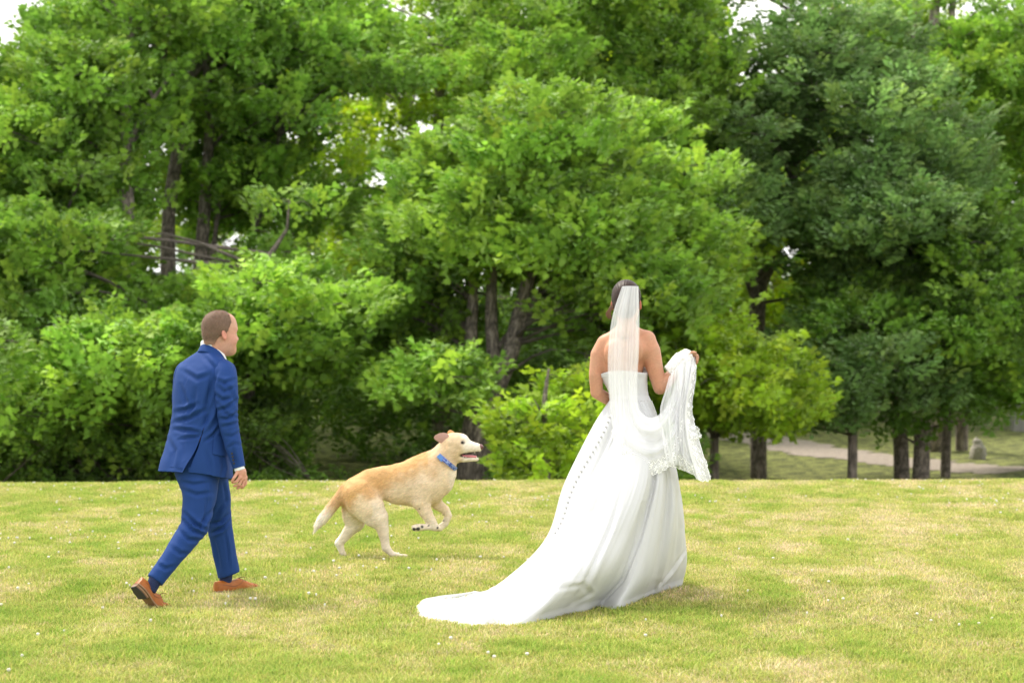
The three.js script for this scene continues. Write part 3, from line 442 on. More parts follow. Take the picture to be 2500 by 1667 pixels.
  // cuff buttons, pocket flap, collar
  for (let k = 0; k < 4; k++) { const c = T(565.5 + k * 1.6, 1107 + k * 8, 0.252 - 0.001 * k); part('cuff_button', at3(new THREE.CylinderGeometry(0.0065, 0.0065, 0.004, 12), new THREE.Matrix4().makeRotationFromEuler(new THREE.Euler(1.4, 0, 0.5)).setPosition(c)), std({ color: rgb(0.008, 0.008, 0.012), roughness: 0.6 }), jacket); }
  { const rows = []; for (let j = 0; j <= 8; j++) rows.push(Array.from({ length: 15 }, (_, i) => coat(1.22 + 0.46 * i / 14, 0.745 + 0.095 * j / 8 + 0.01 * i / 14, 0.006 + 0.004 * j / 8))); const back = rows.map((r, j) => r.map((p, i) => coat(1.22 + 0.46 * i / 14, 0.745 + 0.095 * j / 8 + 0.01 * i / 14, 0.0))); part('pocket_flap', mergeGeometries([sheet(rows), sheet([rows.at(-1), back.at(-1)]), sheet([rows.map((r) => r[0]), back.map((r) => r[0])]), sheet([rows.map((r) => r.at(-1)), back.map((r) => r.at(-1))])]), blue, jacket); }
  const neckRing = (k, up, out, n = 60) => Array.from({ length: n }, (_, i) => { const a = -2.2 + 4.4 * i / (n - 1), ca = Math.cos(a), p = T(521, 870, 0).addScaledVector(fwd, -ca * (0.073 + out)).addScaledVector(right, Math.sin(a) * (0.079 + out)); p.y += 0.058 * ca + up - 0.02 * smooth(1.2, 2.2, Math.abs(a)); return p; });
  part('collar', sheet([neckRing(0, -0.035, 0.004), neckRing(0, 0.012, -0.004), neckRing(0, 0.016, 0.000), neckRing(0, 0.010, 0.006), neckRing(0, -0.022, 0.022), neckRing(0, -0.03, 0.024), neckRing(0, -0.03, 0.016)]), blue, jacket);
  part('shirt_collar', sheet([neckRing(0, -0.03, -0.008), neckRing(0, 0.034, -0.006), neckRing(0, 0.040, -0.003), neckRing(0, 0.037, 0.001), neckRing(0, -0.01, 0.003)]), white, man);
  part('shirt_cuff', tube([T(580, 1132, 0.213), T(585.5, 1149, 0.218)], [0.030, 0.031], { rad: 28, len: 6 }), white, man);

  // trousers
  {
    const nHip = T(488, 1150, 0.075), nKnee = T(474, 1286, 0.15), nCalf = T(421, 1358, 0.24), nHem = T(376, 1418, 0.29), fHip = T(507, 1150, -0.085), fKnee = T(533, 1268, -0.17), fShin = T(547, 1350, -0.20), fHem = T(560, 1407, -0.215);
    const leg = (pts, r) => chain(pts, r), near = leg([nHip, T(486, 1212, 0.11), nKnee, nCalf, T(366, 1432, 0.30)], [0.118, 0.100, 0.078, 0.060, 0.051]), far = leg([fHip, T(523, 1208, -0.13), fKnee, fShin, T(562, 1420, -0.217)], [0.112, 0.094, 0.075, 0.070, 0.069]);
    const seat = blend([ball(...T(480, 1120, 0.0).toArray(), 0.145, 0.13, 0.15), ball(...T(470, 1150, 0.05).toArray(), 0.10, 0.10, 0.10)], 0.05);
    const cutN = nHem.clone().sub(nCalf).normalize(), cutF = V(0.33, -1, 0.0).normalize(), hemF = T(559, 1404, -0.215);
    const wholeNear = (x, y, z) => smax(near(x, y, z), (x - nHem.x) * cutN.x + (y - nHem.y) * cutN.y + (z - nHem.z) * cutN.z, 0.006), wholeFar = (x, y, z) => smax(far(x, y, z), (x - hemF.x) * cutF.x + (y - hemF.y) * cutF.y + (z - hemF.z) * cutF.z, 0.006);
    const f = (x, y, z) => { const s = seat(x, y, z); return Math.min(smin(wholeNear(x, y, z), s, 0.06), smin(wholeFar(x, y, z), s, 0.05)); };
    const g = skinOf(f, [-0.36, 0.02, -0.36], [0.34, 1.0, 0.42], 0.009);
    press(g, [[[[446, 1195], [480, 1205], [515, 1200]], 0.006, 0.014], [[[450, 1250], [475, 1275], [500, 1290]], 0.012, 0.013], [[[449, 1268], [470, 1290], [495, 1302]], 0.012, 0.012], [[[520, 1240], [495, 1270], [488, 1292]], 0.008, 0.012], [[[437, 1290], [460, 1312], [485, 1316]], 0.009, 0.014], [[[510, 1215], [505, 1245], [497, 1275]], 0.006, 0.012], [[[420, 1330], [440, 1345], [455, 1345]], 0.006, 0.014], [[[385, 1370], [405, 1380], [425, 1375]], 0.006, 0.014], [[[505, 1180], [503, 1230], [497, 1280]], 0.004, 0.007], [[[558, 1262], [540, 1280], [518, 1285]], 0.011, 0.013], [[[560, 1275], [540, 1298], [515, 1310]], 0.009, 0.012], [[[552, 1225], [535, 1250], [520, 1290]], 0.007, 0.015], [[[548, 1300], [556, 1350], [560, 1400]], 0.005, 0.010], [[[520, 1320], [530, 1360], [535, 1400]], 0.006, 0.016], [[[545, 1180], [550, 1205], [553, 1235]], 0.005, 0.010], [[[443, 1175], [470, 1180], [510, 1176]], 0.006, 0.012]], T);
    rumple(g, 0.004, 8, 7, 8, 12);
    part('trousers', g, blue, man);
  }
  // socks
  const sockTex = pixels(64, 64, (u, v, i, j) => { const k = (i % 8 < 2 && j % 8 < 2) ? 1 : 0; return [0.09 + 0.3 * k, 0.14 + 0.35 * k, 0.30 + 0.4 * k, 1]; }, { srgb: true, repeat: [5, 5] });
  const sockMat = std({ color: rgb(0.6, 0.7, 0.8), map: sockTex });
  part('sock', tube([T(388, 1395, 0.285), T(377, 1418, 0.29), T(366, 1445, 0.30)], [0.038, 0.039, 0.030], { rad: 22, len: 14 }), sockMat, man);
  part('sock', tube([T(553, 1390, -0.213), T(550, 1415, -0.213), T(546, 1436, -0.212)], [0.037, 0.038, 0.030], { rad: 22, len: 14 }), sockMat, man);
  // shoes: a bent spine under the foot, cross-sections standing on it
  const leather = phys({ color: rgb(0.37, 0.112, 0.014), roughness: 0.5, specularIntensity: 0.6, clearcoat: 0.08, clearcoatRoughness: 0.25, map: pixels(128, 128, (u, v) => { const k = 0.82 + 0.36 * (tile(u, v, 8, 4) - 0.5) + 0.1 * (tile(u, v, 40, 2) - 0.5); return [k, k * 0.96, k * 0.92, 1]; }) });
  const welt = std({ color: rgb(0.22, 0.12, 0.06), roughness: 0.6 }), rubber = std({ color: rgb(0.03, 0.03, 0.035), roughness: 0.6 }), lace = std({ color: rgb(0.12, 0.05, 0.025), roughness: 0.8 });
  const shoe = (spinePts, lat) => {
    const sp = spline(spinePts, 41), S = thing_(man, 'shoe');
    const frame = (t) => { const x = t * 40, i = Math.min(39, Math.floor(x)), p = sp[i].clone().lerp(sp[i + 1], x - i), tan = sp[Math.min(40, i + 2)].clone().sub(sp[Math.max(0, i - 1)]).normalize(), L = lat.clone().sub(tan.clone().multiplyScalar(lat.dot(tan))).normalize(); return { p, L, U: L.clone().cross(tan).normalize() }; };
    const W = (t) => bend([0.026, 0.039, 0.040, 0.037, 0.036, 0.043, 0.045, 0.041, 0.030, 0.010], t), Ht = (t) => bend([0.056, 0.062, 0.062, 0.064, 0.074, 0.060, 0.047, 0.041, 0.034, 0.014], t);
    const rows = [];
    for (let j = 0; j <= 48; j++) { const t = j / 48, { p, L, U } = frame(t), w = W(t), h = Ht(t), row = []; for (let i = 0; i <= 26; i++) { const a = Math.PI * i / 26, c = Math.cos(a), s = Math.max(0, Math.sin(a)), cr = t > 0.55 && t < 0.68 ? 0.003 * Math.sin((t - 0.55) * 140) * s : 0; row.push(p.clone().addScaledVector(L, Math.sign(c) * Math.pow(Math.abs(c), 0.62) * w * (1 - 0.25 * s * s)).addScaledVector(U, h * Math.pow(s, 0.75) + cr)); } rows.push(row); }
    const shut = (row, t) => { const { p, L, U } = frame(t), tn = U.clone().cross(L); return row.map((q) => { const v = q.clone().sub(p), l = v.dot(L); return q.clone().addScaledVector(L, -l).addScaledVector(tn, (t ? 1 : -1) * 0.006 * (1 - Math.abs(l) / 0.05)); }); }; rows.unshift(shut(rows[0], 0)); rows.push(shut(rows.at(-1), 1));
    part('upper', sheet(rows, { uvw: 1, uvh: 2 }), leather, S);
    const slab = (t0, t1, y0, y1, grow, name, mat) => { const n = 34, top = [], bot = [], mid = []; const edge = []; for (let k = 0; k < n * 2; k++) { const t = k < n ? lerp(t0, t1, k / (n - 1)) : lerp(t1, t0, (k - n) / (n - 1)), sgn = k < n ? 1 : -1, { p, L, U } = frame(t), e = W(t) + grow; edge.push([p, L, U, sgn * e]); } const ring = (y, g2) => edge.map(([p, L, U, e]) => p.clone().addScaledVector(L, e + Math.sign(e) * g2).addScaledVector(U, y)); const cen = (y) => edge.map(([p, L, U]) => p.clone().addScaledVector(U, y)); return part(name, sheet([cen(y1), ring(y1, -0.001), ring((y0 + y1) / 2, 0), ring(y0, -0.001), cen(y0)], { closed: true }), mat, S); };
    slab(0, 1, -0.007, 0.004, 0.005, 'sole', welt); slab(0, 0.27, -0.024, -0.0072, 0.003, 'heel', welt); slab(0, 0.26, -0.029, -0.0242, 0.002, 'heel_tip', rubber);
    const line = (t, a) => { const { p, L, U } = frame(t), w = W(t), h = Ht(t), c = Math.cos(a), s = Math.sin(a); return p.clone().addScaledVector(L, Math.sign(c) * Math.pow(Math.abs(c), 0.62) * w * (1 - 0.25 * s * s) * 1.02).addScaledVector(U, h * Math.pow(s, 0.75) + 0.0015); };
    for (const t of [0.45, 0.50, 0.55]) part('lace', tube([1.1, 1.35, 1.57, 1.8, 2.05].map((a) => line(t, a)), [0.0018, 0.0018], { rad: 6, len: 12 }), lace, S);
    for (const k of [0, 1]) { const q = line(0.44, 1.57); part('lace', tube([q, q.clone().add(V(0.02 + 0.015 * k, 0.008 - 0.004 * k, 0.01 - 0.03 * k)), q.clone().add(V(0.045 - 0.01 * k, 0.003 - 0.012 * k, 0.015 - 0.045 * k))], [0.0015, 0.0013], { rad: 5, len: 10 }), lace, S); }
    part('seam', tube([0.08, 0.2, 0.32, 0.42, 0.5].map((t, i) => line(t, [0.55, 0.42, 0.35, 0.5, 1.0][i])), [0.0012, 0.0012], { rad: 5, len: 24 }), lace, S);
    part('seam', tube([0.3, 0.7, 1.1, 1.57, 2.04, 2.44, 2.84].map((a) => line(0.77, a)), [0.0012, 0.0012], { rad: 5, len: 24 }), lace, S);
    return S;
  };
  function thing_(parent, name) { const g = new THREE.Group(); g.name = name; parent.add(g); return g; }
  shoe([T(331, 1425, 0.335), T(349, 1447, 0.32), T(367, 1472, 0.30), T(387, 1487, 0.28), T(404, 1488, 0.265), T(422, 1485.5, 0.25)], right);
  shoe([T(525, 1443, -0.16), T(548, 1442, -0.20), T(575, 1442, -0.25), T(600, 1441, -0.29), T(618, 1439.5, -0.32), T(632, 1436, -0.345)], right);

  // the body: one skin from head to ankles, finer at head and hand
  const tint = (x, y, z) => { const k = noise(x * 30 + 3, y * 30, z * 30) - 0.5; return [0.62 + 0.05 * k, 0.345 - 0.03 * k, 0.245 - 0.03 * k]; };
  const core = blend([chain([T(520, 870, 0), T(503, 930, 0), T(494, 1010, 0), T(486, 1110, 0)], [0.05, 0.08, 0.09, 0.10]), chain([T(533, 895, 0.10), T(550, 940, 0.18), T(556, 1030, 0.20), T(582, 1138, 0.215), T(586, 1152, 0.218)], [0.05, 0.046, 0.04, 0.028, 0.025]), chain([T(478, 905, -0.06), T(446, 950, -0.20), T(448, 1030, -0.24), T(480, 1136, -0.30), T(486, 1168, -0.31)], [0.05, 0.046, 0.04, 0.027, 0.03]), chain([T(488, 1150, 0.075), T(474, 1286, 0.15), T(421, 1358, 0.24), T(372, 1428, 0.297)], [0.07, 0.05, 0.038, 0.024]), chain([T(507, 1150, -0.085), T(533, 1268, -0.17), T(547, 1350, -0.2), T(550, 1425, -0.213)], [0.07, 0.05, 0.042, 0.026])], 0.04);
  const gBody = skinOf(core, [-0.36, 0.02, -0.40], [0.34, 1.5, 0.42], 0.014, tint);
  const hand = blend([chain([T(584, 1140, 0.215), T(588, 1152, 0.217)], [0.026, 0.025]), chain([T(588, 1152, 0.225), T(586, 1165, 0.235)], [0.024, 0.014]), chain([T(589, 1152, 0.215), T(593, 1167, 0.215)], [0.024, 0.015]), chain([T(590, 1152, 0.205), T(598, 1165, 0.20)], [0.022, 0.013])], 0.012);
  const fingers = [[[585, 1165, 0.243], [576, 1176, 0.252], [567, 1178, 0.246]], [[590, 1168, 0.228], [582, 1183, 0.238], [571, 1186, 0.232]], [[595, 1168, 0.211], [591, 1186, 0.218], [579, 1191.5, 0.214]], [[599, 1165, 0.196], [599, 1181, 0.20], [590, 1191, 0.197]], [[580, 1151, 0.238], [571, 1166, 0.262], [566, 1174, 0.256]]].map((f) => chain(f.map((q) => T(...q)), [0.0098, 0.0092, 0.0076]));
  const handF = (x, y, z) => { let d = hand(x, y, z); for (const f of fingers) d = smin(d, f(x, y, z), 0.006); return d; };
  const hc = T(584, 1165, 0.225), gHand = skinOf(handF, [hc.x - 0.07, hc.y - 0.09, hc.z - 0.07], [hc.x + 0.07, hc.y + 0.085, hc.z + 0.07], 0.0032, (x, y, z) => { const c = tint(x, y, z); return [c[0] * 1.04, c[1] * 0.95, c[2] * 0.95]; });
  const hyaw = 0.42, M = axes(T(537, 817, 0.02), V(Math.cos(hyaw), -0.02, -Math.sin(hyaw)));
  const head = headSDF({ neck: [V(-0.028, -0.03, 0), V(-0.030, -0.10, -0.012), V(-0.035, -0.18, -0.04)], neckR: [0.053, 0.053, 0.056] });
  const gHead = skinOf(head, [-0.14, -0.20, -0.12], [0.14, 0.15, 0.12], 0.0034, (x, y, z) => {
    const c = tint(x, y, z), lip = Math.exp(-(((y + 0.059) / 0.012) ** 2)) * smooth(0.074, 0.088, x) * (Math.abs(z) < 0.028 ? 1 : 0), ear = smooth(0.068, 0.08, Math.abs(z)) * smooth(0.03, 0.0, x), cheek = Math.exp(-((x - 0.055) ** 2 + (y + 0.025) ** 2) / 0.0016), beard = smooth(-0.035, -0.06, y) * smooth(-0.005, 0.03, x) * smooth(-0.14, -0.11, y);
    const brow = Math.exp(-(((y - 0.026 - 0.1 * Math.abs(Math.abs(z) - 0.033)) / 0.0055) ** 2)) * smooth(0.06, 0.078, x) * (Math.abs(z) > 0.012 && Math.abs(z) < 0.052 ? 1 : 0), iris = Math.abs(y - 0.006) < 0.006 && x > 0.083 && Math.abs(Math.abs(z) - 0.031) < 0.006, sclera = x > 0.078 && Math.hypot(y - 0.006, Math.abs(z) - 0.031) < 0.0105;
    const r = noise(x * 400, y * 400, z * 400); let k = 1 - 0.16 * beard * r;
    let out = [c[0] * k * (1 + 0.06 * cheek + 0.04 * ear) * (1 - 0.08 * lip), c[1] * k * (1 - 0.18 * ear - 0.1 * cheek - 0.3 * lip), c[2] * k * (1 - 0.15 * ear - 0.05 * cheek - 0.2 * lip)];
    if (brow > 0.4) out = out.map((q, i) => lerp(q, [0.30, 0.17, 0.09][i], 0.7 * brow)); if (sclera) out = [0.6, 0.55, 0.52]; if (iris) out = [0.06, 0.07, 0.09]; return out;
  });
  at3(gHead, M);
  part('body', mergeGeometries([gBody, gHand, gHead]), skin, man);
  // cropped hair
  const skull = ball(-0.012, 0.047, 0, 0.104, 0.0955, 0.0835), cheekCut = (x, y, z) => { const front = y > 0.02 ? lerp(0.020, 0.10 - 5 * z * z, smooth(0.035, 0.105, y + 0.01 * (noise(z * 120, y * 60) - 0.5))) : 0.012, low = x > -0.02 ? -0.012 : lerp(-0.012, -0.058, smooth(-0.03, -0.065, x)); return Math.max(x - front, low - y); };
  const nape = bone(V(-0.045, -0.02, 0), V(-0.045, -0.06, 0), 0.062, 0.062);
  const gHair = skinOf((x, y, z) => smax(smin(skull(x, y, z), nape(x, y, z), 0.03) + 0.0012 * (noise(x * 260, y * 160, z * 260) - 0.5) + 0.0075 * smooth(0.01, -0.055, y), cheekCut(x, y, z), 0.012), [-0.14, -0.1, -0.11], [0.1, 0.16, 0.11], 0.0034, (x, y, z) => { const n = noise(x * 300, y * 120, z * 300), k = 0.75 + 0.5 * n, fade = 0.5 * smooth(-0.025, -0.06, y); return [lerp(0.155 * k, 0.44, fade), lerp(0.095 * k, 0.25, fade), lerp(0.064 * k, 0.17, fade)]; });
  at3(gHair, M); const hair = part('hair', gHair, std({ vertexColors: true, roughness: 0.75 }), man);
  { // short hairs standing a few millimetres off the scalp, thinning out over the hairline
    const P = gHair.attributes.position, N = gHair.attributes.normal, C = gHair.attributes.color, r = random(31), list = [];
    for (let k = 0; k < 9000; k++) {
      const i = Math.floor(r() * P.count), n = V(N.getX(i), N.getY(i), N.getZ(i)), dir = n.clone().add(V((r() - 0.3) * 0.9, (r() - 0.6) * 0.9, (r() - 0.5) * 0.9)).normalize(), side = dir.clone().cross(V(0.3, 0.9, 0.2)).normalize(), up = side.clone().cross(dir), len = 0.004 + 0.006 * r();
      list.push([new THREE.Matrix4().makeBasis(side.multiplyScalar(0.0007), dir.clone().multiplyScalar(len), up.multiplyScalar(0.0007)).setPosition(P.getX(i) - n.x * 0.001 + (r() - 0.5) * 0.004, P.getY(i) - n.y * 0.001 + (r() - 0.5) * 0.004, P.getZ(i) - n.z * 0.001 + (r() - 0.5) * 0.004), [C.getX(i), C.getY(i), C.getZ(i)].map((a) => a * (0.8 + 1.5 * r()))]);
    }
    const im = new THREE.InstancedMesh(mesh3([-1, 0, 0, 1, 0, 0, 0, 1, 0], [0, 1, 2]), std({ color: 0xffffff, roughness: 0.6 }), list.length); list.forEach(([m, c], i) => { im.setMatrixAt(i, m); im.setColorAt(i, rgb(...c)); }); im.name = 'hair_strands'; im.userData.kind = 'stuff'; im.castShadow = im.receiveShadow = true; hair.add(im);
  }
}
// ---------------------------------------------------------------- the dog
{
  const { o: dog, trace: T } = figure(930, 357, 'dog', 'tan and cream dog with a blue collar bounding with both front paws lifted', 'dog');
  const Z = (x, y, d = 0) => T(740 + x / 4.127, 1020 + y / 4.127, d), R = (r) => r / 1473;
  const ch = (list) => chain(list.map(([x, y, d]) => Z(x, y, d)), list.map((q) => R(q[3])));
  const squash = (f, k) => (x, y, z) => f(x, y, z / k) * 0.86;
  const torso = squash(blend([ch([[1330, 560, 0, 165], [1240, 620, 0, 228], [1120, 655, 0, 240], [980, 668, 0, 212], [820, 655, 0, 172], [680, 668, 0, 155], [545, 755, 0, 158]]), ch([[1300, 660, 0, 180], [1400, 640, 0, 110], [1440, 560, 0, 90]])], 0.08), 0.74);
  const neck = squash(ch([[1270, 540, 0, 190], [1390, 420, 0, 138], [1470, 320, 0, 118]]), 0.84);
  const head = blend([ball(...Z(1520, 258).toArray(), R(120), R(110), R(112)), ball(...Z(1580, 300).toArray(), R(90), R(78), R(84)), ch([[1610, 285, 0, 82], [1690, 297, 0, 62], [1750, 304, 0, 50]]), ball(...Z(1600, 215).toArray(), R(58), R(48), R(72)), ball(...Z(1500, 340).toArray(), R(90), R(80), R(92))], 0.03);
  const jaw = blend([ch([[1520, 380, 0, 66], [1610, 408, 0, 40], [1745, 414, 0, 25]])], 0.02), brow = ball(...Z(1600, 215, 0.045).toArray(), R(34), R(20), R(22)), socket = ball(...Z(1605, 247, 0.079).toArray(), R(24), R(15), R(18));
  const nearFront = ch([[1230, 690, 0.055, 135], [1190, 850, 0.075, 92], [1235, 950, 0.085, 66], [1290, 1040, 0.085, 50], [1333, 1103, 0.085, 36]]), nearFrontPaw = ch([[1333, 1103, 0.085, 34], [1250, 1100, 0.09, 31], [1170, 1104, 0.095, 37], [1125, 1108, 0.097, 33]]);
  const farFront = ch([[1290, 760, -0.06, 120], [1350, 870, -0.075, 60], [1430, 925, -0.08, 46], [1462, 985, -0.08, 39], [1432, 1065, -0.08, 33], [1375, 1108, -0.075, 35], [1345, 1115, -0.07, 28]]);
  const nearHind = blend([ch([[560, 770, 0.05, 158], [690, 900, 0.085, 128], [770, 1000, 0.095, 88], [800, 1120, 0.095, 62], [822, 1240, 0.09, 46], [835, 1310, 0.09, 40]]), ch([[560, 880, 0.06, 120], [700, 1010, 0.09, 90]])], 0.04), nearHindFoot = ch([[832, 1308, 0.09, 38], [890, 1370, 0.092, 31], [960, 1397, 0.095, 31], [1030, 1402, 0.097, 27]]);
  const farHind = blend([ch([[510, 860, -0.055, 125], [500, 1000, -0.075, 96], [500, 1090, -0.08, 74], [420, 1190, -0.085, 52], [362, 1262, -0.085, 43]]), ch([[530, 960, -0.06, 110], [560, 1060, -0.075, 60]])], 0.04), farHindFoot = ch([[360, 1262, -0.085, 41], [388, 1345, -0.085, 31], [428, 1420, -0.085, 30], [490, 1441, -0.083, 26]]);
  const toes = []; for (const [x, y, d, dx, dy] of [[1045, 1400, 0.097, 0, 0], [505, 1441, -0.083, 0, 0]]) for (const k of [-1.5, -0.5, 0.5, 1.5]) toes.push(ch([[x - 30, y - 6, d + k * 0.011, 20], [x + 8 - Math.abs(k) * 9, y - 4, d + k * 0.013, 16], [x + 22 - Math.abs(k) * 9, y + 6, d + k * 0.013, 12]]));
  for (const [x, y, d] of [[1130, 1108, 0.097], [1352, 1118, -0.07]]) for (const k of [-1.5, -0.5, 0.5, 1.5]) toes.push(ch([[x + 15, y, d + k * 0.011, 18], [x - 22 + Math.abs(k) * 7, y - 3 + k * 4, d + k * 0.013, 15]]));
  const tail = ch([[420, 740, 0, 62], [345, 830, 0, 56], [265, 930, 0.0, 54], [195, 1020, 0.0, 50], [145, 1080, 0.0, 34], [114, 1148, 0.0, 6]]);
  const mouth = ch([[1570, 368, 0, 16], [1640, 374, 0, 22], [1765, 366, 0, 24]]);
  const mouthWide = squash(mouth, 3);
  const F1 = (x, y, z) => {
    let d = torso(x, y, z); d = smin(d, neck(x, y, z), 0.06);
    let h = smin(head(x, y, z), jaw(x, y, z), 0.015); h = smin(h, brow(x, y, z), 0.012); h = smax(h, -socket(x, y, z), 0.008); h = smax(h, -Math.max(mouthWide(x, y, z), -0.018 - z), 0.006); d = smin(d, h, 0.03);
    d = smin(d, nearFront(x, y, z), 0.035); d = smin(d, nearHind(x, y, z), 0.045); d = smin(d, farFront(x, y, z), 0.03); d = smin(d, farHind(x, y, z), 0.04); d = smin(d, tail(x, y, z), 0.03);
    let f = Math.min(nearFrontPaw(x, y, z), nearHindFoot(x, y, z), farHindFoot(x, y, z)); for (const t of toes) f = smin(f, t(x, y, z), 0.008);
    return smin(d, f, 0.012);
  };
  const spots = [[1115, 1108, 22, 0.0], [1155, 1105, 24, 0], [1195, 1085, 18, 0], [1262, 1075, 10, 0], [1422, 985, 9, 0], [1385, 1055, 10, 0], [1420, 1040, 9, 0], [1350, 1095, 14, 0], [1170, 903, 8, 0]];
  const coat = (x, y, z) => {
    const px = x * 357 + 930, q = Z(1000, 700), zx = 1000 + (x - q.x) * 1473, zy = 700 - (y - q.y) * 1473;
    const n = fbm(x * 14 + 5, y * 14, z * 14, 3) - 0.5, m = fbm(x * 34 + y * 60, y * 120 - x * 60, z * 70 + 9, 3) - 0.5;
    const tan = [0.54, 0.315, 0.130], cream = [0.66, 0.52, 0.355], pale = [0.76, 0.69, 0.60];
    const back = lerp(735, 395, smooth(380, 1200, zx)) + 0;                // the line where tan gives way to cream, lower towards the tail
    let t = smooth(back + 245, back + 40, zy + n * 190);
    if (zx > 1250) t *= 0.55 * smooth(1480, 1270, zx + n * 120) + 0.12; if (zx > 1400 && zy < 480) t = 0.22 + 0.3 * smooth(1480, 1440, zx) * (n + 0.5) + 0.25 * smooth(220, 150, zy) * smooth(1640, 1560, zx);
    if (zx < 900 && zy > 780) t = Math.max(t, 0.75 * smooth(560, 500, zx + n * 60) * smooth(960, 800, zy) * (zx > 390 ? 1 : 0), 0.62 * smooth(0.1, 0.0, Math.abs(zx - 770 - n * 40) / 900) * smooth(1020, 1120, zy) * smooth(1340, 1240, zy) * (z > 0 ? 1 : 0));
    if (zx < 400) t = zy < 1150 ? 0.85 * smooth(960, 800, zy - (zx - 300) * 0.4) : 0;
    let c = tan.map((a, i) => lerp(cream[i], a, clamp(t)));
    const white = Math.max(zx > 1570 && zy < 470 ? 0.8 * smooth(1570, 1640, zx) : 0, smooth(1360, 1400, zy), 0.55 * smooth(900, 1080, zy), zx < 360 ? smooth(900, 1000, zy) : 0, 0.5 * smooth(1450, 1500, zx) * (zy > 520 ? 1 : 0), 0.45 * (zx > 700 && zx < 850 ? smooth(800, 900, zy) : 0));
    c = c.map((a, i) => lerp(a, pale[i], clamp(white + n * 0.2)));
    const lipD = Math.abs(z) < 0.075 && zx > 1560 && zy > 338 && zy < 412 ? smooth(14, 2, Math.abs(mouth(x, y, z * 0.34)) * 1473) : 0;
    if (zx > 1575 && mouthWide(x, y, z) < 0.0015) c = [0.045, 0.018, 0.018]; else if (lipD > 0) c = c.map((a, i) => lerp(a, [0.03, 0.018, 0.018][i], lipD));
    const ed = Math.hypot(zx - 1605, (zy - 247) * 1.3); if (z > 0.03 && ed < 30) c = c.map((a) => lerp(a, 0.05, 0.75 * smooth(30, 18, ed)));
    for (const [sx, sy, r] of spots) { const e = Math.hypot(zx - sx, zy - sy); if (e < r) c = c.map((a) => lerp(a, 0.035, smooth(r, r * 0.6, e))); }
    const k = 1 + 0.55 * m + 0.25 * n; return c.map((a) => a * k);
  };
  const fur = (x, y, z) => F1(x, y, z) + 0.004 * (fbm(x * 26 + y * 9, y * 34, z * 26, 2) - 0.5);
  const g = skinOf(fur, [-0.56, -0.02, -0.24], [0.74, 1.02, 0.24], 0.0066, coat);
  // mouth, nose and eye get a finer skin of their own
  part('body', g, std({ color: 0xffffff, vertexColors: true, roughness: 0.9 }), dog);
  // fur: short hairs lying back along the body
  {
    const P = g.attributes.position, N = g.attributes.normal, C = g.attributes.color, rnd = random(5), list = [], total = 34000;
    const q = Z(1000, 700);
    for (let k = 0; k < total; k++) {
      const i = Math.floor(rnd() * P.count), x = P.getX(i), y = P.getY(i), z = P.getZ(i), zx = 1000 + (x - q.x) * 1473, zy = 700 - (y - q.y) * 1473;
      if (zx > 1560 && zy < 460 && rnd() < 0.85) continue; if (zx > 1300 && zy < 330 && rnd() < 0.6) continue;
      const n = V(N.getX(i), N.getY(i), N.getZ(i)), leg = zy > 1080 && (zx > 360 || zy > 1155);
      const tl = zx < 420 && zy < 1155; let flow = tl ? V(-0.65, -0.75, 0) : leg ? V(0, -1, 0) : V(-0.8, -0.5, 0); flow.addScaledVector(n, -flow.dot(n)); if (flow.lengthSq() < 1e-4) flow.set(-0.5, -0.5, 0); flow.normalize();
      const ruff = zx > 1120 && zx < 1290 && zy < 420 ? 1.5 : 1, dir = flow.multiplyScalar(0.9).addScaledVector(n, 0.20 * ruff + 0.15 * rnd()).add(V((rnd() - 0.5) * 0.4, (rnd() - 0.5) * 0.4, (rnd() - 0.5) * 0.4)).normalize();
      const len = (leg ? 0.006 : tl ? 0.026 : 0.0125) * (0.6 + 0.8 * rnd()) * (ruff > 1 ? 1.4 : 1), side = dir.clone().cross(n).normalize(), up = side.clone().cross(dir);
      list.push([new THREE.Matrix4().makeBasis(side.multiplyScalar(0.0013), dir.clone().multiplyScalar(len), up.multiplyScalar(0.0013)).setPosition(x - n.x * 0.002, y - n.y * 0.002, z - n.z * 0.002), [C.getX(i), C.getY(i), C.getZ(i)].map((a) => a * (1.0 + 0.35 * rnd()))]);
    }
    const blade = mesh3([-1, 0, 0, 1, 0, 0, 0.7, 0.5, 0.3, -0.7, 0.5, 0.3, 0, 1, 0], [0, 1, 2, 0, 2, 3, 3, 2, 4]), im = new THREE.InstancedMesh(blade, std({ color: 0xffffff, roughness: 0.8 }), list.length);
    list.forEach(([m, c], i) => { im.setMatrixAt(i, m); im.setColorAt(i, rgb(...c)); }); im.name = 'fur'; im.userData.kind = 'stuff'; im.castShadow = im.receiveShadow = true; dog.add(im);
  }
  // ears: a folded-back flap with pink inside, and the far one behind the skull
  const ear = (pts, base, d0, thick) => { const rows = []; for (let j = 0; j <= 10; j++) { const v = j / 10, row = []; for (let i = 0; i <= 12; i++) { const u = i / 12, a = bend(pts.map((p) => p[0]), u), b = bend(pts.map((p) => p[1]), u), e = Z(lerp(base[0], a, v), lerp(base[1], b, v), d0 + thick * Math.sin(Math.PI * u) * (0.3 + 0.7 * v) * (1 - v * 0.55) - 0.012 * v * v); row.push(e); } rows.push(row); } return rows; };
  const flap = ear([[1475, 210], [1462, 162], [1395, 148], [1326, 180], [1322, 214], [1372, 248], [1420, 268], [1462, 250]], [1458, 215], 0.055, -0.02);
  const outer = flap.map((r) => r.map((p) => p.clone().add(V(0, 0, -0.007)))), earTan = std({ color: rgb(0.50, 0.27, 0.11), roughness: 0.9 }), earPink = phys({ color: rgb(0.50, 0.29, 0.24), roughness: 0.8, transmission: 0.2 });
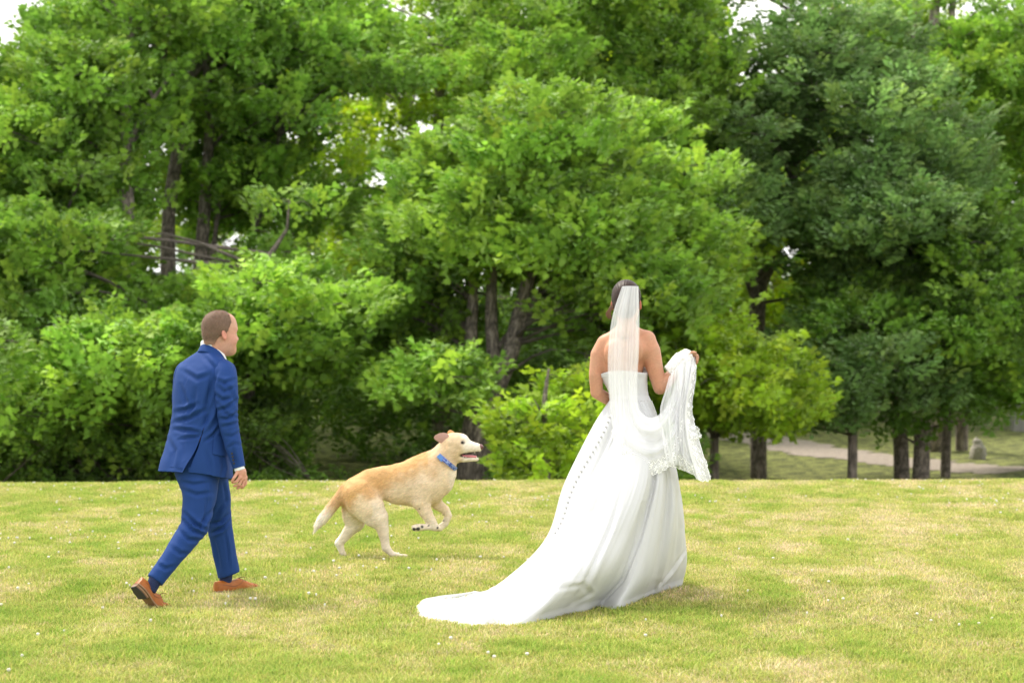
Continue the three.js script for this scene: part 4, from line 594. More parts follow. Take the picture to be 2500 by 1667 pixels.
  { const e = part('ear', mergeGeometries([sheet(outer), sheet([flap.at(-1), outer.at(-1)])]), earTan, dog); part('inner_ear', sheet(flap), earPink, e); }
  { const f = ear([[1535, 165], [1515, 135], [1480, 120], [1455, 140], [1452, 158], [1475, 185], [1510, 190], [1530, 185]], [1500, 175], -0.062, 0.02); part('ear', mergeGeometries([sheet(f), sheet(f.map((r) => r.map((p) => p.clone().add(V(0, 0, -0.007))))), sheet([f.at(-1), f.at(-1).map((p) => p.clone().add(V(0, 0, -0.007)))])]), earTan, dog); }
  const dark = phys({ color: rgb(0.02, 0.014, 0.012), roughness: 0.15 });
  part('eye', at3(new THREE.SphereGeometry(R(14), 18, 14), new THREE.Matrix4().makeTranslation(...Z(1604, 248, 0.0625).toArray())), dark, dog);
  part('eye', at3(new THREE.SphereGeometry(R(15), 18, 14), new THREE.Matrix4().makeTranslation(...Z(1604, 247, -0.066).toArray())), dark, dog);
  { const c = Z(1783, 294), nf = blend([ball(c.x, c.y, c.z, R(35), R(31), R(37)), ball(c.x - R(18), c.y - R(14), c.z, R(22), R(22), R(22))], 0.008), hole = ball(c.x + R(20), c.y - R(4), c.z + R(18), R(9), R(7), R(9)); part('nose', skinOf((x, y, z) => smax(nf(x, y, z), -hole(x, y, z), 0.003), [c.x - 0.05, c.y - 0.05, -0.05], [c.x + 0.05, c.y + 0.05, 0.05], 0.0022), phys({ color: rgb(0.15, 0.06, 0.06), roughness: 0.35 }), dog); }
  part('tongue', skinOf(squash(ch([[1600, 384, 0, 14], [1680, 388, 0, 17], [1738, 392, 0, 13]]), 1.9), [Z(1560, 0).x, Z(0, 430).y, -0.06], [Z(1775, 0).x, Z(0, 345).y, 0.06], 0.0028), phys({ color: rgb(0.62, 0.20, 0.22), roughness: 0.4 }), dog);
  const enamel = std({ color: rgb(0.75, 0.70, 0.58), roughness: 0.4 });
  for (const [x, y, h, up] of [[1728, 350, 13, -1], [1660, 348, 7, -1], [1630, 350, 8, -1], [1745, 400, 11, 1], [1640, 396, 8, 1], [1612, 392, 8, 1]]) for (const s of [1, -1]) part('tooth', at3(new THREE.ConeGeometry(R(6), R(h * 1.4), 7), new THREE.Matrix4().makeRotationX(up < 0 ? Math.PI : 0).setPosition(Z(x, y - up * h * 0.2, s * (0.026 - (x - 1620) * 0.00004)))), enamel, dog);
  // collar
  {
    const c = Z(1438, 432), e1 = V(203, -172, 0).normalize(), ax = V(172, 203, 0).normalize(), rows = [];
    for (const [w, o] of [[-1, 0], [-1, 1], [1, 1], [1, 0], [-1, 0]]) rows.push(Array.from({ length: 64 }, (_, i) => { const a = i / 64 * 2 * Math.PI, lump = 1 + 0.02 * Math.sin(a * 5); return c.clone().addScaledVector(e1, Math.cos(a) * (R(134) * lump + 0.003 * o)).add(V(0, 0, Math.sin(a) * (0.100 * lump + 0.003 * o))).addScaledVector(ax, w * R(21)); }));
    const print = pixels(256, 32, (u, v) => { const k = tile(u, v, 26, 3) > 0.5 ? 1 : 0; return k ? [0.62, 0.68, 0.86, 1] : [0.22, 0.34, 0.66, 1]; }, { srgb: true, repeat: [3, 1] });
    const collar = part('collar', sheet(rows, { closed: true }), std({ color: rgb(0.85, 0.85, 0.9), map: print, roughness: 0.8 }), dog);
    const b = new THREE.BoxGeometry(R(70), R(46), 0.014, 4, 4, 1); part('buckle', at3(b, new THREE.Matrix4().makeRotationZ(-0.86).setPosition(Z(1385, 402, 0.090))), phys({ color: rgb(0.10, 0.24, 0.62), roughness: 0.35 }), collar);
  }
}
// ---------------------------------------------------------------- the bride
{
  const { o: bride, trace: T, land } = figure(1590, 420, 'person', 'bride in a strapless white gown and long veil walking away with train trailing', 'person');
  const psi = 0.42, fwd = V(Math.sin(psi), 0, -Math.cos(psi)), right = V(Math.cos(psi), 0, Math.sin(psi));
  const skin = phys({ color: rgb(0.92, 0.92, 0.92), vertexColors: true, map: skinTex, roughness: 0.48, specularIntensity: 0.45 });
  const tint = (x, y, z) => { const k = noise(x * 26 + 3, y * 26, z * 26) - 0.5, m = noise(x * 240, y * 240, z * 240) > 0.93 ? 0.9 : 1; return [(0.61 + 0.05 * k) * m, (0.315 - 0.03 * k) * m * m, (0.20 - 0.03 * k) * m * m]; };
  // body: torso, shoulder blades, arms in their pose, legs under the skirt
  const flatBall = (c, a, b, h) => { const fx = fwd.x, fz = fwd.z, B = ball(0, 0, 0, a, h, b); return (x, y, z) => { const X = x - c.x, Zz = z - c.z; return B(X * right.x + Zz * right.z, y - c.y, X * fx + Zz * fz); }; };
  const torso = blend([flatBall(T(1524, 850, -0.02), 0.135, 0.082, 0.10), flatBall(T(1520, 895, -0.02), 0.122, 0.095, 0.13), flatBall(T(1537, 970, -0.02), 0.104, 0.088, 0.12), flatBall(T(1543, 1025, -0.03), 0.112, 0.095, 0.10), chain([T(1530, 790, -0.03), T(1528, 835, -0.02)], [0.05, 0.058]), chain([T(1488, 831, -0.03), T(1530, 812, -0.03), T(1578, 824, -0.02)], [0.040, 0.046, 0.040])], 0.045);
  const blades = [ball(...T(1495, 862, 0.052).toArray(), 0.045, 0.06, 0.03), ball(...T(1553, 856, 0.075).toArray(), 0.042, 0.055, 0.03)], groove = chain([T(1524, 812, 0.088), T(1521, 900, 0.098), T(1530, 970, 0.10)], [0.016, 0.018, 0.016]);
  const armR = chain([T(1583, 830, 0.0), T(1592, 856, 0.01), T(1599, 900, 0.01), T(1612, 946, 0.01), T(1640, 918, -0.01), T(1674, 880, -0.03)], [0.043, 0.050, 0.049, 0.041, 0.038, 0.026]);
  const armL = chain([T(1474, 838, -0.03), T(1460, 866, -0.02), T(1455, 915, -0.01), T(1457, 958, -0.02), T(1490, 978, -0.12), T(1532, 968, -0.24)], [0.042, 0.044, 0.041, 0.037, 0.034, 0.024]);
  const legs = blend([chain([T(1530, 1050, -0.05), T(1545, 1230, -0.12), T(1560, 1400, -0.12)], [0.08, 0.055, 0.035]), chain([T(1565, 1050, -0.0), T(1580, 1230, -0.06), T(1595, 1405, -0.05)], [0.08, 0.055, 0.035])], 0.03);
  const F = (x, y, z) => { let d = torso(x, y, z); for (const b of blades) d = smin(d, b(x, y, z), 0.05); d = smax(d, -groove(x, y, z), 0.035); d = smin(d, armR(x, y, z), 0.035); d = smin(d, armL(x, y, z), 0.03); return smin(d, legs(x, y, z), 0.04); };
  const gBody = skinOf(F, [-0.46, 0.02, -0.36], [0.34, 1.62, 0.26], 0.009, tint);
  const hc = T(1690, 872, -0.04), palm = blend([chain([T(1674, 880, -0.03), T(1682, 872, -0.03)], [0.024, 0.024]), chain([T(1682, 872, -0.03), T(1694, 864, -0.03)], [0.024, 0.018]), chain([T(1682, 876, -0.05), T(1694, 872, -0.05)], [0.022, 0.016])], 0.012);
  const fingers = [[[1693, 863, -0.005], [1703, 868, 0.0], [1702, 880, 0.0]], [[1695, 865, -0.022], [1704.5, 872, -0.018], [1702, 885, -0.018]], [[1695, 869, -0.04], [1703, 878, -0.036], [1699, 889, -0.036]], [[1694, 874, -0.056], [1700, 884, -0.052], [1695, 892, -0.052]], [[1680, 866, -0.01], [1690, 860, 0.006], [1699, 861, 0.008]]].map((f) => chain(f.map((q) => T(...q)), [0.0088, 0.0082, 0.007]));
  const gHand = skinOf((x, y, z) => { let d = palm(x, y, z); for (const f of fingers) d = smin(d, f(x, y, z), 0.005); return d; }, [hc.x - 0.07, hc.y - 0.08, hc.z - 0.08], [hc.x + 0.06, hc.y + 0.06, hc.z + 0.08], 0.0032, tint);
  const hpsi = 0.12, M = axes(T(1530, 743, -0.02), V(Math.sin(hpsi), -0.06, -Math.cos(hpsi)));
  const gHead = skinOf(headSDF({ neck: [V(-0.02, -0.03, 0), V(-0.03, -0.10, 0), V(-0.035, -0.165, 0)], neckR: [0.047, 0.045, 0.052] }), [-0.13, -0.2, -0.11], [0.14, 0.14, 0.11], 0.0038, (x, y, z) => { const c = tint(x, y, z), ear = smooth(0.068, 0.08, Math.abs(z)); return [c[0] * (1 + 0.08 * ear), c[1] * (1 - 0.3 * ear), c[2] * (1 - 0.25 * ear)]; });
  part('body', mergeGeometries([gBody, gHand, at3(gHead, M)]), skin, bride);
  // hair: sleek, drawn back under the veil, with a loose lock hanging at one side
  const strand = pixels(256, 256, (u, v) => { const k = 0.55 + 0.9 * (tile(u, v * 0.08, 60, 3) - 0.4); return [k, k * 0.92, k * 0.88, 1]; }, { repeat: [5, 5] });
  const hairMat = phys({ color: rgb(0.042, 0.021, 0.016), map: strand, roughness: 0.5, specularIntensity: 0.5 });
  const cap = blend([ball(-0.016, 0.046, 0, 0.108, 0.098, 0.086), ball(-0.055, -0.01, 0, 0.066, 0.075, 0.066), ball(-0.08, -0.045, 0.0, 0.04, 0.045, 0.045)], 0.04);
  const gHair = skinOf((x, y, z) => smax(cap(x, y, z) + 0.0007 * Math.sin(Math.atan2(z, y + 0.03) * 60 + 3 * noise(x * 20, y * 20, z * 20)), Math.max(x - lerp(-0.022, 0.06, smooth(0.015, 0.06, y)), -0.085 - y), 0.012), [-0.15, -0.11, -0.12], [0.1, 0.17, 0.12], 0.0036);
  const hair = part('hair', at3(gHair, M), hairMat, bride);
  { const r = random(4), gs = []; for (let k = 0; k < 46; k++) { const s = r() - 0.5, e = r() - 0.5; gs.push(tube([T(1500 + 8 * s, 742 + 6 * e, 0.05), T(1493 + 8 * s - 2 * r(), 752, 0.055), T(1488 + 7 * s - 7 * r() * r(), 764 + 4 * e, 0.05), T(1490 + 9 * s, 776 + 9 * e, 0.045 + 0.01 * s)], [0.0026, 0.0024, 0.002, 0.0006], { rad: 5, len: 12 })); } part('loose_lock', mergeGeometries(gs), phys({ color: rgb(0.15, 0.07, 0.042), roughness: 0.45 }), hair).userData.kind = 'stuff'; }
  // a few flyaway strands
  { const r = random(9), gs = []; for (let k = 0; k < 16; k++) { const a = -0.6 + 3.9 * r(), p = V(1530 + 38 * Math.cos(a), 722 - 40 * Math.sin(a), 0.02); gs.push(tube([T(p.x, p.y, 0.0), T(p.x + 5 * Math.cos(a) + 3 * r(), p.y - 3 * Math.sin(a) + 3, 0.01), T(p.x + (6 * Math.cos(a)), p.y + 5 + 8 * r(), 0.015)], [0.0006, 0.0005, 0.0003], { rad: 4, len: 7 })); } part('flyaway_hair', mergeGeometries(gs), hairMat, hair).userData.kind = 'stuff'; }

  // gown
  const satinBump = pixels(128, 128, (u, v) => { const k = 0.5 + 0.5 * (tile(u, v, 60, 2) - 0.5); return [k, k, k, 1]; }, { repeat: [20, 20] });
  const satin = phys({ color: rgb(0.585, 0.585, 0.60), roughness: 0.45, sheen: 0.15, sheenColor: rgb(0.9, 0.9, 0.95), sheenRoughness: 0.4, specularIntensity: 0.35, bumpMap: satinBump, bumpScale: 0.0004 });
  const bodice = (a, v, out = 0) => { const A = bend([0.150, 0.134, 0.124, 0.119, 0.122], v) + out, B = bend([0.118, 0.110, 0.104, 0.100, 0.104], v) + out, cx = lerp(1521, 1540, v), edge = v < 0.5 ? (1 - v * 2) * (0.012 * Math.cos(2 * a) + 0.05 * smooth(1.6, 2.6, Math.abs(a)) + 0.012 * Math.sin(a)) : 0; const p = T(cx, lerp(910, 978, v), -0.02).addScaledVector(fwd, -Math.cos(a) * B).addScaledVector(right, Math.sin(a) * A); p.y += edge; return p; };
  { const rows = []; for (let j = -2; j <= 26; j++) rows.push(Array.from({ length: 96 }, (_, i) => { const a = -Math.PI + i / 96 * 2 * Math.PI; return j < 0 ? bodice(a, 0, j === -1 ? -0.004 : -0.006).add(V(0, j === -1 ? 0.0 : -0.02, 0)) : bodice(a, j / 26, j === 21 ? -0.0025 : 0); })); const g = sheet(rows, { closed: true, uvw: 1, uvh: 0.2 }); rumple(g, 0.003, 6, 18, 6, 2); part('bodice', g, satin, bride); }
  const hem = (px, d, lift = 0) => { const q = T(px, 1450, d); const p = V(q.x, 0, d); p.y = land(p.x, d) + 0.012 + lift; return p; };
  const W = (a) => bodice(a, 1.0, 0.003);
  const gens = [
    [W(1.70), T(1618, 1050, -0.08), T(1652, 1150, -0.12), T(1668, 1260, -0.18), T(1677, 1370, -0.28), hem(1664, -0.36)],
    [W(1.40), T(1612, 1050, 0.0), T(1645, 1150, 0.02), T(1660, 1270, 0.0), T(1640, 1392, -0.10), hem(1628, -0.20)],
    [W(1.15), T(1606, 1050, 0.10), T(1638, 1160, 0.14), T(1642, 1290, 0.14), T(1622, 1395, 0.05), hem(1604, -0.06)],
    [W(0.95), T(1600, 1050, 0.13), T(1627, 1165, 0.16), T(1622, 1300, 0.19), T(1603, 1400, 0.16), hem(1588, 0.0)],
    [W(0.78), T(1594, 1050, 0.18), T(1617, 1165, 0.26), T(1603, 1300, 0.32), T(1578, 1410, 0.34), hem(1551, 0.26)],
    [W(0.62), T(1588, 1050, 0.19), T(1606, 1165, 0.28), T(1580, 1300, 0.37), T(1543, 1415, 0.46), hem(1503, 0.52)],
    [W(0.48), T(1582, 1050, 0.185), T(1597, 1165, 0.265), T(1562, 1305, 0.375), T(1524, 1408, 0.445), hem(1463, 0.40)],
    [W(0.36), T(1572, 1050, 0.21), T(1580, 1165, 0.35), T(1536, 1300, 0.50), T(1488, 1400, 0.62), hem(1428, 0.60)],
    [W(0.24), T(1558, 1050, 0.22), T(1552, 1170, 0.38), T(1503, 1300, 0.56), T(1448, 1410, 0.72), hem(1388, 0.70)],
    [W(0.12), T(1542, 1050, 0.21), T(1520, 1175, 0.38), T(1468, 1300, 0.57), T(1400, 1422, 0.82), hem(1332, 0.92)],
    [W(0.00), T(1526, 1050, 0.20), T(1488, 1180, 0.36), T(1432, 1300, 0.54), T(1345, 1430, 0.86), hem(1264, 1.19)],
    [W(-0.10), T(1511, 1055, 0.18), T(1460, 1180, 0.33), T(1402, 1300, 0.49), T(1285, 1432, 0.78), hem(1205, 1.10, 0.022)],
    [W(-0.22), T(1496, 1058, 0.165), T(1432, 1182, 0.28), T(1378, 1302, 0.42), T(1240, 1436, 0.62), T(1170, 1490, 0.9), hem(1152, 1.19)],
    [W(-0.36), T(1478, 1050, 0.145), T(1403, 1184, 0.22), T(1356, 1304, 0.32), T(1205, 1440, 0.45), T(1120, 1480, 0.68), hem(1080, 0.98, 0.014)],
    [W(-0.60), T(1462, 1048, 0.10), T(1388, 1182, 0.13), T(1345, 1306, 0.2), T(1205, 1433, 0.3), T(1100, 1476, 0.48), hem(1030, 0.82, 0.02)],
    [W(-0.95), T(1450, 1045, 0.04), T(1381, 1180, 0.05), T(1340, 1306, 0.10), T(1262, 1394, 0.14), T(1150, 1466, 0.28), hem(1015, 0.52, 0.025)],
    [W(-1.35), T(1446, 1046, -0.02), T(1378, 1182, -0.03), T(1338, 1308, 0.02), T(1264, 1391, 0.06), T(1156, 1462, 0.16), T(1085, 1463, 0.18), hem(1022, 0.30, 0.03)],
    [W(-1.75), T(1452, 1050, -0.10), T(1395, 1185, -0.15), T(1360, 1310, -0.15), T(1290, 1400, -0.10), hem(1150, 0.06, 0.01)],
    [W(-2.2), T(1475, 1050, -0.18), T(1430, 1190, -0.32), T(1400, 1320, -0.40), T(1350, 1410, -0.45), hem(1300, -0.45)],
    [W(-2.7), T(1505, 1050, -0.24), T(1480, 1190, -0.40), T(1465, 1320, -0.52), T(1450, 1410, -0.62), hem(1440, -0.70)],
    [W(-3.14), T(1540, 1050, -0.27), T(1540, 1190, -0.42), T(1545, 1320, -0.55), T(1550, 1410, -0.68), hem(1560, -0.76)],
    [W(-3.7), T(1580, 1050, -0.24), T(1600, 1190, -0.38), T(1615, 1320, -0.50), T(1630, 1400, -0.60), hem(1635, -0.66)],
    [W(-4.2), T(1606, 1050, -0.16), T(1638, 1160, -0.26), T(1655, 1300, -0.36), T(1668, 1390, -0.46), hem(1660, -0.52)],
  ];
  { bride.updateMatrixWorld(); const ring = gens.map((g) => bride.localToWorld(g.at(-1).clone())), mid = ring.reduce((a, q) => a.add(q), V(0, 0, 0)).multiplyScalar(1 / ring.length); for (const q of ring) { const v = q.clone().sub(mid).setY(0), l = v.length(); trampledRing.push([q.x - v.x / l * 0.0, q.z - v.z / l * 0.0]); } }
  const ROWS = 120, PER = 14, cols = gens.length * PER;
  const lines = gens.map((g) => { const c = new THREE.CatmullRomCurve3(g, false, 'centripetal'); return Array.from({ length: ROWS + 1 }, (_, j) => c.getPointAt(j / ROWS)); });
  const rows = [];
  for (let j = 0; j <= ROWS; j++) { const c = new THREE.CatmullRomCurve3(lines.map((l) => l[j]), true, 'centripetal'); rows.push(Array.from({ length: cols }, (_, i) => c.getPoint(i / cols)).reverse()); }
  const skirtG = sheet(rows, { closed: true, uvw: 3, uvh: 1.5 });
  {
    const P = skirtG.attributes.position, N = skirtG.attributes.normal, n = cols + 1;
    for (let j = 0; j <= ROWS; j++) for (let i = 0; i <= cols; i++) {
      const k = j * n + i, t = j / ROWS, u = (i % cols) / cols * gens.length;
      const low = smooth(0.55, 1, t), pleat = 0.0045 * Math.sin(u * 6.3 + 1.5 * noise(u, t * 3)) * Math.exp(-(((t - 0.06) / 0.10) ** 2)), wave = 0.022 * (fbm(u * 1.5 % 100, t * 1.3 + 3, 0.5, 3) - 0.5) * smooth(0.1, 0.5, t), crumple = 0.02 * low * (fbm(P.getX(k) * 5 + 9, P.getZ(k) * 5, t * 3, 3) - 0.5);
      const m = (i % cols === 0 || true) ? pleat + wave * (i < 3 || i > cols - 3 ? 0 : 1) + crumple : 0;
      let y = P.getY(k) + N.getY(k) * m; const x = P.getX(k) + N.getX(k) * m, z = P.getZ(k) + N.getZ(k) * m, floor = land(x, z) + 0.018; const curl = smooth(0.965, 1, t) * (P.getY(k) - land(x, z) < 0.05 ? 1 : 0.5); P.setXYZ(k, x, lerp(Math.max(y, floor), land(x, z) + 0.002, curl), z);
    }
    skirtG.computeVertexNormals();
    const Nn = skirtG.attributes.normal; for (let j = 0; j <= ROWS; j++) { const a = j * n, b = a + cols; Nn.setXYZ(b, Nn.getX(a), Nn.getY(a), Nn.getZ(a)); }
    press(skirtG, [[[[1600, 1170, 0.25], [1560, 1318, 0.3], [1524, 1408, 0.36], [1470, 1470, 0.4]], 0.006, 0.014], [[[1460, 1230, 0.5], [1410, 1350, 0.6], [1330, 1435, 0.8]], 0.009, 0.022], [[[1530, 1160, 0.4], [1490, 1290, 0.55], [1440, 1400, 0.7], [1400, 1470, 0.7]], 0.008, 0.018], [[[1375, 1310, 0.3], [1300, 1400, 0.5], [1200, 1452, 0.6]], 0.007, 0.016], [[[1570, 1230, 0.4], [1550, 1330, 0.45], [1515, 1430, 0.5]], 0.006, 0.014], [[[1500, 1040, 0.18], [1470, 1110, 0.25], [1425, 1200, 0.3]], 0.006, 0.012], [[[1655, 1200, 0.0], [1660, 1290, 0.0], [1650, 1370, -0.1]], 0.006, 0.014], [[[1250, 1445, 0.8], [1340, 1432, 0.8], [1425, 1425, 0.7], [1442, 1450, 0.7], [1400, 1470, 0.7]], 0.004, 0.015], [[[1505, 1110, 0.2], [1450, 1240, 0.4], [1370, 1360, 0.6]], 0.008, 0.018], [[[1640, 1130, 0.1], [1630, 1250, 0.1], [1605, 1400, 0.1]], 0.006, 0.02], [[[1672, 1345, -0.2], [1640, 1394, -0.1], [1598, 1440, 0]], 0.008, 0.012], [[[1150, 1480, 0.7], [1220, 1470, 0.8], [1300, 1480, 0.9]], 0.008, 0.016], [[[1060, 1480, 0.5], [1110, 1500, 0.8], [1180, 1505, 0.9]], 0.006, 0.02]], T, 0.05);
  }
  const skirt = part('skirt', skirtG, satin, bride);
  // covered buttons down the back seam
  { const gi = 13, l = lines[gi], seen = []; let last = null; const bg = new THREE.SphereGeometry(0.0078, 10, 8), P = skirtG.attributes.position, N = skirtG.attributes.normal; for (let j = 3; j < 78; j++) { const k = j * (cols + 1) + cols - 1 - gi * PER, p = V(P.getX(k), P.getY(k), P.getZ(k)); if (last && p.distanceTo(last) < 0.0195 || p.y < T(1355, 1308, 0.32).y) continue; last = p; const b = part('button', bg, satin, skirt); b.position.set(p.x + N.getX(k) * 0.006, p.y + N.getY(k) * 0.006, p.z + N.getZ(k) * 0.006); } }

  // veil
  const streak = (seed, base, depth) => pixels(512, 64, (u, v) => { const n = fbm(u * 15 + seed, v * 1.4, seed, 4), k = base + depth * (n - 0.5) * 2; return [k, k, k, 1]; });
  const tulle = (seed, base, depth) => phys({ color: rgb(0.93, 0.93, 0.95), roughness: 0.9, transparent: true, opacity: 1, alphaMap: streak(seed, base, depth), specularIntensity: 0.2 });
  const laceMap = pixels(512, 256, (u, v) => {
    let k = 0.34; const c = [[0.12, 0.45, 0.17], [0.37, 0.62, 0.15], [0.62, 0.42, 0.18], [0.87, 0.6, 0.15], [0.25, 0.85, 0.09], [0.5, 0.9, 0.1], [0.75, 0.88, 0.1], [0.0, 0.88, 0.09], [1.0, 0.88, 0.09]];
    for (const [cx, cy, r] of c) { const du = (u - cx) * 2, dv = v - cy, e = Math.hypot(du, dv), a = Math.atan2(dv, du), pet = r * (0.72 + 0.28 * Math.cos(a * 6)); if (e < pet) k = Math.max(k, e < r * 0.2 ? 1 : 0.62 + 0.38 * Math.cos(a * 6)); else if (e < pet + 0.022) k = 1; }
    const vine = Math.abs(v - 0.25 - 0.07 * Math.sin(u * 25)); if (vine < 0.02) k = 1; const scallop = 0.92 + 0.07 * Math.abs(Math.sin(u * Math.PI * 8)); if (v > scallop) k = 0; else if (v > scallop - 0.035) k = 1; const f = smooth(0.0, 0.12, v);
    return [k * f, k * f, k * f, 1];
  });
  const lace = (rep) => { const t = laceMap.clone(); t.repeat.set(rep, 1); t.needsUpdate = true; return phys({ color: rgb(0.94, 0.94, 0.94), roughness: 0.85, transparent: true, alphaMap: t, specularIntensity: 0.2 }); };
  const veil = new THREE.Group(); veil.name = 'veil'; bride.add(veil);
  const strands = (keys, n, m, fold) => { const cs = keys.map((k) => new THREE.CatmullRomCurve3(k.map((q) => T(...q)), false, 'centripetal')), out = []; for (let j = 0; j <= m; j++) { const across = new THREE.CatmullRomCurve3(cs.map((c) => c.getPoint(j / m)), false, 'centripetal'); out.push(Array.from({ length: n + 1 }, (_, i) => { const p = across.getPoint(i / n); return p.add(fold(i / n, j / m)); })); } return out; };
  const fallKeys = (dd) => [
    [[1519, 699, 0.112], [1497, 765, 0.145], [1485, 850, 0.16], [1486, 950, 0.17], [1496, 1050, 0.21 + dd], [1520, 1120, 0.27 + dd], [1580, 1155, 0.30 + dd], [1640, 1128, 0.24], [1672, 1030, 0.14], [1690, 920, 0.05], [1696, 872, 0.0]],
    [[1531, 698, 0.118], [1515, 765, 0.155], [1508, 850, 0.172], [1508, 950, 0.182], [1515, 1040, 0.23 + dd], [1540, 1095, 0.28 + dd], [1590, 1118, 0.30 + dd], [1640, 1085, 0.23], [1668, 1000, 0.13], [1686, 915, 0.05], [1694, 872, 0.0]],
    [[1545, 698, 0.118], [1539, 765, 0.158], [1532, 850, 0.176], [1532, 950, 0.186], [1540, 1020, 0.23 + dd], [1562, 1060, 0.27 + dd], [1600, 1070, 0.28 + dd], [1638, 1035, 0.20], [1662, 970, 0.11], [1680, 905, 0.05], [1690, 870, 0.0]],
    [[1559, 699, 0.112], [1560, 765, 0.15], [1559, 850, 0.17], [1555, 950, 0.18], [1562, 1000, 0.22 + dd], [1585, 1020, 0.24 + dd], [1612, 1010, 0.22 + dd], [1634, 975, 0.13], [1652, 930, 0.07], [1668, 893, 0.03], [1684, 868, 0.0]],
  ];
  for (const [seed, dd, base, dep, ph] of [[3, 0, 0.36, 0.20, 0], [17, -0.03, 0.33, 0.20, 1.7]]) {
    const g = sheet(strands(fallKeys(dd), 90, 130, (u, t) => { const e = smooth(0, 0.12, t) * (1 - 0.6 * smooth(0.8, 1, t)); return V(0.004 * Math.sin(u * 31 + ph) * e, 0, (0.011 * Math.sin(u * 15 + ph + 2.5 * t) + 0.003 * Math.sin(u * 37 + ph * 2 - 3 * t)) * e - (seed > 9 ? 0.012 : 0)); }));
    part('tulle', g, tulle(seed, base, dep), veil);
  }
  { const keys = fallKeys(0.004)[0], c = new THREE.CatmullRomCurve3(keys.map((q) => T(...q)), false, 'centripetal'), c2 = new THREE.CatmullRomCurve3(fallKeys(0.004)[1].map((q) => T(...q)), false, 'centripetal'), rws = [[], [], [], [], [], []]; for (let i = 0; i <= 120; i++) { const t = lerp(0.40, 0.80, i / 120), p = c.getPoint(t), q = c2.getPoint(t), wv = 0.006 * Math.sin(i * 0.55); rws.forEach((r, k) => { const f = k / 5, e = q.clone().lerp(p, 0.05 + 1.12 * f); e.z += 0.008 + wv * f; e.y += 0.004 * Math.sin(i * 0.9) * f; r.push(e); }); } part('lace_border', sheet(rws, { uvw: 1, uvh: 1 }), lace(5), veil); }
  // the gathered end hanging from her hand
  const hang = [
    [[1686, 868, -0.02], [1668, 930, 0.05], [1652, 1000, 0.12], [1650, 1080, 0.16], [1662, 1146, 0.17]],
    [[1690, 866, -0.02], [1676, 930, 0.08], [1664, 1010, 0.16], [1668, 1090, 0.20], [1690, 1158, 0.19]],
    [[1694, 866, -0.02], [1688, 930, 0.06], [1678, 1010, 0.11], [1690, 1095, 0.16], [1712, 1174, 0.15]],
    [[1698, 868, -0.03], [1700, 920, 0.03], [1690, 1000, 0.07], [1706, 1070, 0.08], [1735, 1168, 0.07]],
    [[1692, 870, -0.06], [1682, 940, -0.02], [1672, 1010, 0.0], [1690, 1080, 0.0], [1716, 1150, 0.0]],
  ];
  for (const [seed, off, base] of [[29, 0, 0.66], [41, -0.02, 0.62]]) part('tulle', sheet(strands(hang, 70, 80, (u, t) => V(0.004 * Math.sin(u * 33 + seed) * t, 0, (0.022 * Math.sin(u * 22 + seed + t) + 0.008 * Math.sin(u * 47)) * smooth(0, 0.25, t) + off))), tulle(seed, base, 0.3), veil);
  { const edge = [[1700, 890, 0.03], [1697, 935, 0.05], [1690, 985, 0.075], [1696, 1030, 0.08], [1712, 1062, 0.09], [1703, 1085, 0.10], [1722, 1120, 0.09], [1734, 1170, 0.08], [1708, 1172, 0.16], [1690, 1156, 0.19], [1664, 1146, 0.18], [1630, 1135, 0.24]], inn = [[1688, 892, 0.03], [1682, 938, 0.07], [1672, 985, 0.12], [1668, 1030, 0.16], [1680, 1062, 0.17], [1678, 1085, 0.18], [1690, 1110, 0.17], [1700, 1130, 0.15], [1690, 1130, 0.2], [1675, 1118, 0.22], [1655, 1105, 0.22], [1620, 1095, 0.25]], a = spline(edge.map((q) => T(...q)), 150), b = spline(inn.map((q) => T(...q)), 150); part('lace_border', sheet([0, 0.2, 0.4, 0.6, 0.8, 1].map((f) => a.map((p, i) => b[i].clone().lerp(p, f * 1.04).add(V(0.004 * Math.sin(i * 0.7) * f, 0.003 * Math.cos(i * 0.8) * f, 0.008 + 0.007 * Math.sin(i * 0.45) * f))))), lace(6), veil); }
  // the part draped over her forearm
  const drape = [
    [[1634, 918, 0.055], [1624, 955, 0.12], [1612, 1000, 0.19], [1618, 1070, 0.25], [1626, 1120, 0.27]],
    [[1646, 905, 0.055], [1640, 955, 0.12], [1632, 1010, 0.19], [1636, 1080, 0.25], [1642, 1132, 0.26]],
    [[1660, 888, 0.045], [1656, 950, 0.11], [1650, 1020, 0.17], [1652, 1090, 0.22], [1656, 1136, 0.23]],
    [[1676, 874, 0.03], [1672, 940, 0.09], [1668, 1020, 0.14], [1668, 1090, 0.19], [1670, 1140, 0.20]],
    [[1690, 868, 0.01], [1688, 935, 0.06], [1682, 1015, 0.10], [1684, 1085, 0.15], [1686, 1146, 0.16]],
  ];
  part('tulle', sheet(strands(drape, 70, 60, (u, t) => V(0.003 * Math.sin(u * 30), 0, (0.014 * Math.sin(u * 24 + 2 * t) + 0.006 * Math.sin(u * 51)) * smooth(0, 0.3, t)))), tulle(63, 0.5, 0.26), veil);
